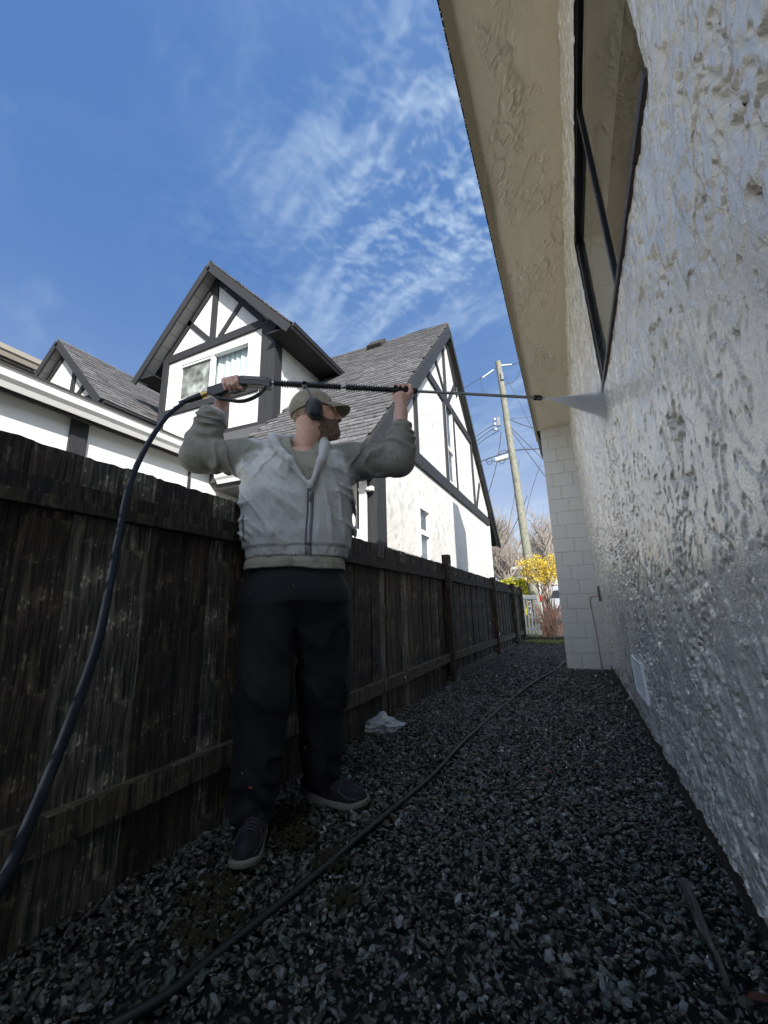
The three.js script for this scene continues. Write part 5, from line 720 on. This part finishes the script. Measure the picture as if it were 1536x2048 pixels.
  { const P = [], I = [], Cc = [], nu = 24, nv = 14; for (const top of [1, 0]) for (let i = 0; i <= nu; i++) for (let j = 0; j <= nv; j++) { const s = (i / nu) * 2 - 1, t = j / nv, x = s * 0.079 * (1 - 0.04 * t * t), root = 0.105 * Math.sqrt(Math.max(0, 1 - (x / 0.0885) ** 2)) - 0.012, tip = 0.094 + 0.088 * Math.pow(Math.max(0, 1 - Math.pow(Math.abs(s), 2.6)), 0.45), z = lerp(root, tip, t), y = 0.049 - 1.5 * x * x - 0.10 * t * (0.35 + 0.65 * t) * 0.35 + (top ? 0.0022 : -0.0022) * (j < nv && i > 0 && i < nu ? 1 : 0.3); const p = fromH(x, y, z); P.push(p.x, p.y, p.z); Cc.push(...capCol(p.x, p.y, p.z).map((c) => c * 0.96)); } const K = (nu + 1) * (nv + 1); for (let i = 0; i < nu; i++) for (let j = 0; j < nv; j++) { const a = i * (nv + 1) + j; I.push(a, a + 1, a + nv + 1, a + 1, a + nv + 2, a + nv + 1, K + a, K + a + nv + 1, K + a + 1, K + a + 1, K + a + nv + 1, K + a + nv + 2); } for (let i = 0; i < nu; i++) { const a = i * (nv + 1) + nv; I.push(a, K + a, a + nv + 1, K + a, K + a + nv + 1, a + nv + 1); }
    const g = new THREE.BufferGeometry(); g.setAttribute('position', new THREE.Float32BufferAttribute(P, 3)); g.setAttribute('color', new THREE.Float32BufferAttribute(Cc, 3)); g.setAttribute('uv', new THREE.Float32BufferAttribute(new Float32Array(P.length / 3 * 2), 2)); g.setIndex(I); g.computeVertexNormals(); part(hat, 'peak', g, capM); }
  // beard and hair as rough shells
  const hairM = std({ color: 0xffffff, vertexColors: true, roughness: 0.9 }), hairCol = (k) => (x, y, z) => { const n = fbm(x * 150, y * 150, z * 150, 2); return [0.125, 0.088, 0.068].map((c) => c * k * (1 + n * 1.1)); };
  const beardF = (x, y, z) => { const [a, b, c] = toH(x, y, z), q = Math.abs(a); const line = c > 0.07 ? lerp(-0.05, -0.034, sstep(0.07, 0.1, c)) : lerp(-0.05, -0.005, sstep(0.07, 0.015, c)), reg = Math.max(b - line - 0.012 * noise(x * 60, y * 60, z * 60), 0.004 - c + 0.012 * noise(x * 70, y * 70, z * 70), -0.16 - b, -(Math.hypot(a * 0.8, b + 0.059, c - 0.1) - 0.017)); const low = Math.max(0, -0.085 - b) * 0.12; return Math.max(smin(headF(x, y, z), neckF(x, y, z), 0.02) - 0.0045 - low * 0.5 - 0.0035 * Math.abs(noise(x * 130, y * 130, z * 130)), reg); };
  part(man, 'beard', netMesh(beardF, [-1.14, 1.58, -1.74], [-0.88, 1.84, -1.46], 0.0028, hairCol(1.3)), hairM);
  const hairF = (x, y, z) => { const [a, b, c] = toH(x, y, z); return Math.max(headF(x, y, z) - 0.003 - 0.0015 * noise(x * 160, y * 160, z * 160), b - 0.05, -0.045 + 0.25 * (c + 0.1) - b, c - 0.005 - 0.008 * noise(x * 80, y * 80, z * 80)); };
  part(man, 'hair', netMesh(hairF, [-1.22, 1.7, -1.76], [-0.98, 1.86, -1.46], 0.003, hairCol(2.4)), hairM);
  // ear defenders
  const emM = std({ color: lin(0.014, 0.017, 0.026), roughness: 0.35 }), em = part(man, 'ear_defenders', merge([1, -1].map((s) => { const g = new THREE.LatheGeometry([[0, 0.05], [0.022, 0.0495], [0.034, 0.044], [0.039, 0.032], [0.0395, 0.014], [0.0375, 0.011], [0.0375, 0.0]].map((p) => new THREE.Vector2(...p)), 28); g.rotateZ(Math.PI / 2 * s).scale(1, 1.28, 1.02); g.applyMatrix4(new THREE.Matrix4().makeBasis(hl, hu, hf).setPosition(fromH(s * 0.083, 0.002, 0.0))); return g; })), emM, null, 'black ear defenders over the cap');
  part(em, 'cushion', merge([1, -1].map((s) => new THREE.TorusGeometry(0.029, 0.0105, 10, 26).rotateY(Math.PI / 2).scale(1, 1.35, 1.05).applyMatrix4(new THREE.Matrix4().makeBasis(hl, hu, hf).setPosition(fromH(s * 0.084, 0.002, 0))))), M.blackRubber);
  const arc = (R, x0) => { const o = []; for (let i = 0; i <= 16; i++) { const a = Math.PI * (i / 16); o.push(fromH(Math.cos(a) * (0.112 + x0), 0.055 + Math.sin(a) * (0.122 + R), -0.004 - 0.012 * Math.sin(a))); } return o; };
  part(em, 'headband', tube([fromH(0.118, 0.008, 0), ...arc(0, 0), fromH(-0.118, 0.008, 0)], 0.0032, 60, 7), std({ color: lin(0.09, 0.09, 0.1), roughness: 0.4, metalness: 0.5 }));
  part(em, 'band_pad', tube(arc(0.004, 0.004).slice(5, 12), 0.011, 30, 8), M.blackRubber);
  part(em, 'yoke', merge([1, -1].map((s) => cyl(fromH(s * 0.124, -0.012, 0), fromH(s * 0.121, 0.02, 0), 0.007, 0.007, 8))), M.blackRubber);
  // spectacles
  const gold = std({ color: lin(0.62, 0.47, 0.2), roughness: 0.3, metalness: 0.9 }), gl = []; for (const s of [1, -1]) { const t = new THREE.TorusGeometry(0.0215, 0.002, 6, 36).scale(1, 0.92, 1).rotateY(-s * 0.22); t.applyMatrix4(new THREE.Matrix4().makeBasis(hl, hu, hf).setPosition(fromH(s * 0.033, 0.002, 0.103))); gl.push(t, tube([fromH(s * 0.054, 0.008, 0.098), fromH(s * 0.071, 0.012, 0.085), fromH(s * 0.082, 0.012, 0.02)], 0.0022, 20, 6)); } gl.push(tube([fromH(0.0115, 0.006, 0.106), fromH(0, 0.011, 0.109), fromH(-0.0115, 0.006, 0.106)], 0.0014, 10, 6));
  const sp = part(man, 'spectacles', merge(gl), gold);
  for (const s of [1, -1]) part(sp, 'lens', new THREE.CircleGeometry(0.0205, 28).scale(1, 0.92, 1).rotateY(-s * 0.22).applyMatrix4(new THREE.Matrix4().makeBasis(hl, hu, hf).setPosition(fromH(s * 0.033, 0.002, 0.1032))), new THREE.MeshPhysicalMaterial({ color: lin(0.93, 0.86, 0.6), transmission: 1, thickness: 0, roughness: 0.03, ior: 1.5 }));
}

// ---------- spray lance ----------
{
  const gun = thing('spray_lance', 'black pressure washer lance with ribbed grips and steel wand held overhead', 'pressure washer', GA.toArray());
  const plastic = std({ color: lin(0.018, 0.02, 0.028), roughness: 0.38 }), steel = std({ color: lin(0.42, 0.42, 0.43), roughness: 0.28, metalness: 0.9 }), brass = std({ color: lin(0.52, 0.36, 0.12), roughness: 0.32, metalness: 0.9 });
  const frame = (p) => { const z = GN.clone().addScaledVector(GD, -GN.dot(GD)).normalize(), y = z.clone().cross(GD); return new THREE.Matrix4().makeBasis(GD, y, z).setPosition(p); };
  const inv = frame(GA);
  // receiver and pistol grip outline, along the axis (u) and up (v), pushed sideways
  const S2 = (pts) => { const s = new THREE.Shape(); s.moveTo(...pts[0]); pts.slice(1).forEach((p) => (p.length === 2 ? s.lineTo(...p) : s.quadraticCurveTo(...p))); s.closePath(); return s; };
  const ex = (s, d, b = 0.004) => metreUV(new THREE.ExtrudeGeometry(s, { depth: d - 2 * b, bevelEnabled: true, bevelSize: b * 0.8, bevelThickness: b, bevelSegments: 3, curveSegments: 8 }).translate(0, 0, -(d - 2 * b) / 2).applyMatrix4(inv));
  part(gun, 'receiver', ex(S2([[0.028, 0.012], [0.05, 0.02], [0.182, 0.019], [0.19, 0.012], [0.19, -0.028], [0.165, -0.03], [0.155, -0.02], [0.06, -0.022], [0.035, -0.018]]), 0.046), plastic);
  part(gun, 'cover_plate', ex(S2([[0.06, 0.0135], [0.17, 0.0135], [0.17, 0.004], [0.06, 0.004]]), 0.05, 0.002), std({ color: lin(0.13, 0.13, 0.125), roughness: 0.5 }));
  part(gun, 'pistol_grip', ex(S2([[0.045, 0.016], [0.07, -0.022], [0.03, -0.032], [-0.02, -0.06, -0.075, -0.088], [-0.105, -0.078], [-0.108, -0.052], [-0.02, -0.016, 0.015, 0.012]]), 0.038, 0.009), plastic);
  part(gun, 'trigger', ex(S2([[0.055, -0.022], [0.075, -0.024], [0.06, -0.052, 0.02, -0.066], [-0.02, -0.072], [-0.018, -0.062], [0.03, -0.054, 0.05, -0.035]]), 0.02, 0.003), plastic);
  const rel = (u, v) => V(u, v, 0).applyMatrix4(inv);
  { const pts = [[-0.105, -0.075], [-0.06, -0.095], [0.0, -0.106], [0.055, -0.108], [0.1, -0.092], [0.145, -0.058], [0.168, -0.025]].map((p) => rel(...p)), c = new THREE.CatmullRomCurve3(pts); const sh = new THREE.Shape([[-0.013, -0.006], [0.013, -0.006], [0.013, 0.006], [-0.013, 0.006]].map((p) => new THREE.Vector2(...p))); const g = tube(pts, 0.0085, 40, 8); const p = g.attributes.position, q = V(), ax = V().setFromMatrixColumn(inv, 2); for (let i = 0; i < p.count; i++) { q.fromBufferAttribute(p, i); const d = q.clone().sub(GA).dot(ax); q.addScaledVector(ax, d * 0.7); p.setXYZ(i, q.x, q.y, q.z); } part(gun, 'trigger_guard', g, plastic); }
  const lathe = (prof, t0, label) => { const g = new THREE.LatheGeometry(prof.map((p) => new THREE.Vector2(...p)), 18); g.rotateZ(-Math.PI / 2).applyMatrix4(frame(gat(t0))); return metreUV(g); };
  const ribs = (L, n) => { const o = [[0.001, 0], [0.013, 0]]; for (let i = 0; i < n; i++) { const a = (i / n) * L, s = L / n; o.push([0.0125, a + s * 0.12], [0.0185, a + s * 0.2], [0.0185, a + s * 0.52], [0.0125, a + s * 0.6]); } o.push([0.013, L], [0.001, L]); return o; };
  part(gun, 'coupling', lathe([[0.001, 0], [0.011, 0], [0.011, 0.012], [0.008, 0.013], [0.008, 0.03], [0.001, 0.03]], 0.119), steel);
  part(gun, 'ribbed_grip', lathe(ribs(0.335, 27), 0.13), M.blackRubber); part(gun, 'ribbed_grip', lathe(ribs(0.34, 27), 0.357), M.blackRubber);
  part(gun, 'joint_collar', lathe([[0.001, 0], [0.0105, 0], [0.0105, 0.008], [0.009, 0.01], [0.009, 0.02], [0.001, 0.02]], 0.343), steel);
  part(gun, 'wand', cyl(gat(0.335), gat(0.975), 0.0075, 0.0075, 12), steel);
  part(gun, 'grip_end', lathe([[0.001, 0], [0.017, 0], [0.016, 0.03], [0.009, 0.036], [0.001, 0.036]], 0.565), M.blackRubber);
  part(gun, 'nozzle', lathe([[0.001, -0.008], [0.0135, -0.006], [0.0135, 0.012], [0.0115, 0.014], [0.0135, 0.016], [0.0135, 0.03], [0.009, 0.034], [0.001, 0.034]], 0.975), std({ color: lin(0.03, 0.024, 0.018), roughness: 0.5, metalness: 0.4 }));
  part(gun, 'nozzle_tip', lathe([[0.001, 0], [0.008, 0], [0.0085, 0.008], [0.005, 0.014], [0.001, 0.014]], 0.9965), std({ color: lin(0.6, 0.58, 0.5), roughness: 0.4 }));
  // swivel and hose
  const a = rel(-0.1, -0.068), b = rel(-0.135, -0.086), c = rel(-0.215, -0.125);
  part(gun, 'swivel', merge([cyl(a, a.clone().lerp(b, 0.5), 0.012, 0.012, 6), cyl(a.clone().lerp(b, 0.55), b, 0.0165, 0.0165, 8), cyl(b, b.clone().lerp(c, 0.12), 0.0145, 0.0145, 12)]), brass);
  const hose = thing('pressure_hose', 'thick black pressure hose hanging in a curve from the lance to the lower left', 'hose', [-0.869, 0.42, -0.44]);
  const pts = [c, V(-1.56, 1.70, -1.17), V(-1.485, 1.50, -1.04), V(-1.395, 1.30, -0.93), V(-1.268, 1.09, -0.83), V(-1.15, 0.925, -0.745), V(-1.047, 0.775, -0.665), V(-0.99, 0.655, -0.6), V(-0.94, 0.557, -0.54), V(-0.9, 0.487, -0.49), V(-0.869, 0.438, -0.45), V(-0.86, 0.36, -0.36), V(-0.9, 0.15, -0.12), V(-0.98, 0.03, 0.25), V(-1.05, 0.015, 1.2)];
  const g = tube(pts, 0.0105, 220, 12); { const p = g.attributes.position, C = new Float32Array(p.count * 3); for (let i = 0; i < p.count; i++) { const x = p.getX(i), y = p.getY(i), z = p.getZ(i), u = i % 13, n = fbm(x * 60, y * 60, z * 60, 3); const print = (u === 8 || u === 9) && noise(y * 55, x * 20, z * 55) > -0.35; const s = sstep(0.2, 0.4, fbm(x * 22, y * 22, z * 22, 3)); const k = print ? [0.16, 0.16, 0.165] : [0.007 + s * 0.012, 0.009 + s * 0.012, 0.014 + s * 0.012]; C.set(k.map((q) => q * (1 + n * 0.6)), i * 3); } g.setAttribute('color', new THREE.BufferAttribute(C, 3)); }
  part(hose, 'hose', g, new THREE.MeshPhysicalMaterial({ color: 0xffffff, vertexColors: true, roughness: 0.6, specularIntensity: 0.35 }));
  const sl = []; for (let i = 0; i < 7; i++) { const t = i / 7; sl.push(cyl(b.clone().lerp(c, 0.12 + t * 0.72), b.clone().lerp(c, 0.12 + (t + 0.09) * 0.72), 0.0185 - t * 0.003, 0.0185 - t * 0.003, 12)); }
  part(hose, 'strain_relief', merge([cyl(b.clone().lerp(c, 0.08), c.clone().addScaledVector(c.clone().sub(b).normalize(), 0.03), 0.0165, 0.0125, 12), ...sl]), M.blackRubber);
}
// ---------- water ----------
{
  const r = rng(515), g = new THREE.IcosahedronGeometry(1, 0), water = std({ color: lin(0.95, 0.95, 0.97), roughness: 0.25 });
  const N = gat(1.006), A = V(0.279, 1.975, -2.40), B = V(0.284, 1.845, -2.44), ms = [];
  for (let i = 0; i < 95000; i++) { const t = Math.pow(r(), 0.62), s = r() < 0.6 ? clamp((Math.floor(r() * 17) + 0.5) / 17 + (r() - 0.5) * 0.025) : r(), e = A.clone().lerp(B, s), p = N.clone().lerp(e, t), w = 0.003 + 0.028 * t * t; p.add(V((r() - 0.5) * w, (r() - 0.5) * w * 0.8, (r() - 0.5) * w * 1.6)); const q = 0.00045 + 0.0006 * r() * (1 - 0.4 * t); ms.push(new THREE.Matrix4().makeScale(q, q, q).setPosition(p)); }
  const rr = () => (r() + r() + r() - 1.5) / 1.5;
  for (let i = 0; i < 34000; i++) { const p = A.clone().lerp(B, r()), d = Math.pow(r(), 2) * 0.55; p.add(V(-Math.abs(rr()) * d * 0.5, rr() * d * 0.8, rr() * d)); const q = 0.0004 + 0.0006 * r(); ms.push(new THREE.Matrix4().makeScale(q, q, q).setPosition(p)); }
  const s = instanced(null, 'water_spray', g, water, ms); s.userData = { kind: 'stuff', label: 'white fan of water spray from the nozzle to the window sill', category: 'water spray' };
  const md = [];
  for (let i = 0; i < 1500; i++) { const x = -1.25 + r() * 1.55, y = r() * 2.3, z = -0.9 - r() * 4.6; if (x < -0.55 && z > -2.0 && y > 0.2 && r() < 0.6) continue; const q = 0.0006 + 0.0013 * r() * r(); md.push(new THREE.Matrix4().makeScale(q, q * (1.2 + r() * 1.6), q).setPosition(x, y, z)); }
  for (let i = 0; i < 700; i++) { const p = A.clone().add(V(-0.05 - Math.abs(rr()) * 0.5, rr() * 0.5, rr() * 0.7)); const q = 0.0007 + 0.0016 * r() * r(); md.push(new THREE.Matrix4().makeScale(q, q, q).setPosition(p)); }
  for (let i = 0; i < 260; i++) { const z = -0.8 - Math.pow(r(), 1.2) * 3.5; md.push(new THREE.Matrix4().makeScale(0.0016 + r() * 0.002, 0.002 + r() * 0.002, 0.0022).setPosition(-0.243 + (r() - 0.5) * 0.012, 3.388 + (r() - 0.5) * 0.008, z)); }
  const d = instanced(null, 'water_droplets', g, water, md); d.userData = { kind: 'stuff', label: 'scattered falling water drops between the fence and the wall', category: 'water drops' };
}
// ---------- things lying on the gravel ----------
{
  const pts = [[0.1, -7.6], [-0.19, -6.95], [-0.30, -6.1], [-0.515, -4.88], [-0.60, -4.2], [-0.646, -3.73], [-0.70, -3.1], [-0.723, -2.76], [-0.746, -2.18], [-0.817, -1.63], [-0.854, -1.3], [-0.892, -1.07], [-0.91, -0.95], [-0.925, -0.835], [-0.955, -0.764], [-1.02, -0.6], [-1.1, -0.2], [-1.15, 0.6]].map(([x, z]) => V(x, 0.024 + 0.004 * noise(x * 9, z * 4, 2), z));
  single('garden_hose', 'dark hose snaking along the gravel from the chimney to the lower left', 'hose', tube(pts, 0.0115, 260, 10), std({ color: lin(0.012, 0.013, 0.013), roughness: 0.5 }));
  // crumpled clear bag
  const g = new THREE.IcosahedronGeometry(1, 14), p = g.attributes.position; for (let i = 0; i < p.count; i++) { const v = V().fromBufferAttribute(p, i), n = 1 - Math.abs(noise(v.x * 2.2 + 3, v.y * 2.2, v.z * 2.2)) * 1.5 + 0.35 * (1 - Math.abs(noise(v.x * 5, v.y * 5, v.z * 5 + 2)) * 2), lobe = v.x > 0.55 ? 0.75 : 1, k = 0.75 + 0.3 * n; let x = v.x * 0.175 * k, y = Math.max(-0.2, v.y) * 0.075 * k * (1 - 0.45 * Math.abs(v.x)) * (1 + 0.35 * Math.exp(-((v.x - 0.05) ** 2) * 18)), z = v.z * 0.07 * k * lobe; y += 0.03 * sstep(-0.55, -1, v.x) + 0.018 * sstep(0.5, 0.9, v.x); p.setXYZ(i, x, y, z); }
  const g2 = mergeVertices(g.deleteAttribute('uv').deleteAttribute('normal')); g2.computeVertexNormals(); g2.rotateY(0.42).translate(-1.325, 0.03, -2.9);
  single('plastic_bag', 'crumpled clear plastic bag lying on the gravel by the fence', 'plastic bag', g2, new THREE.MeshPhysicalMaterial({ color: lin(0.85, 0.87, 0.92), transmission: 0.55, thickness: 0, roughness: 0.32, ior: 1.45, clearcoat: 0.6, clearcoatRoughness: 0.2 }));
  const lf = (name, label, x, z, L, W, rot, col, y = 0.034) => { const s = new THREE.Shape(); s.moveTo(0, -L / 2); s.quadraticCurveTo(W, -L * 0.1, W * 0.2, L * 0.5); s.quadraticCurveTo(-W * 0.9, 0, 0, -L / 2); const q = new THREE.ExtrudeGeometry(s, { depth: 0.0008, bevelEnabled: false, curveSegments: 10 }), a = q.attributes.position; for (let i = 0; i < a.count; i++) a.setZ(i, a.getZ(i) + 6 * a.getX(i) ** 2 + 0.012 * Math.sin(a.getY(i) * 30)); q.computeVertexNormals(); q.rotateX(-Math.PI / 2).rotateY(rot).translate(x, y, z); single(name, label, 'leaf', metreUV(q), std({ color: lin(...col), roughness: 0.7 })); };
  lf('fallen_leaf', 'yellowish green curled leaf on the gravel below the dark hose', -0.47, -0.735, 0.075, 0.02, 0.5, [0.085, 0.085, 0.03]);
  lf('fallen_leaf', 'small tan wood chip shaped leaf above the curled leaf', -0.455, -0.86, 0.035, 0.014, 0.2, [0.2, 0.16, 0.11]);
  lf('fallen_leaf', 'orange brown dry leaf at the foot of the wall, lower right', 0.27, -1.30, 0.09, 0.03, 2.4, [0.09, 0.028, 0.016]);
  lf('fallen_leaf', 'small rusty leaf in the middle of the gravel', -0.21, -2.45, 0.05, 0.02, 1.1, [0.12, 0.045, 0.03]);
  single('broken_board', 'grey sliver of broken board lying on the gravel beside the wall', 'board', metreUV((() => { const q = new THREE.BoxGeometry(0.03, 0.012, 0.36, 2, 1, 14), a = q.attributes.position; for (let i = 0; i < a.count; i++) { const z = a.getZ(i); a.setX(i, a.getX(i) * (0.65 + 0.4 * noise(z * 12, 1, 1)) + 0.008 * noise(z * 8, 3, 3)); a.setY(i, a.getY(i) + 0.006 * noise(z * 9, a.getX(i) * 50, 7)); } q.computeVertexNormals(); return q.rotateY(0.02).rotateX(0.02).translate(0.205, 0.036, -1.5); })()), std({ color: lin(0.5, 0.5, 0.49), roughness: 0.8, map: scaled(T.wood, 0.3) }));
}

renderer.render(scene, camera);
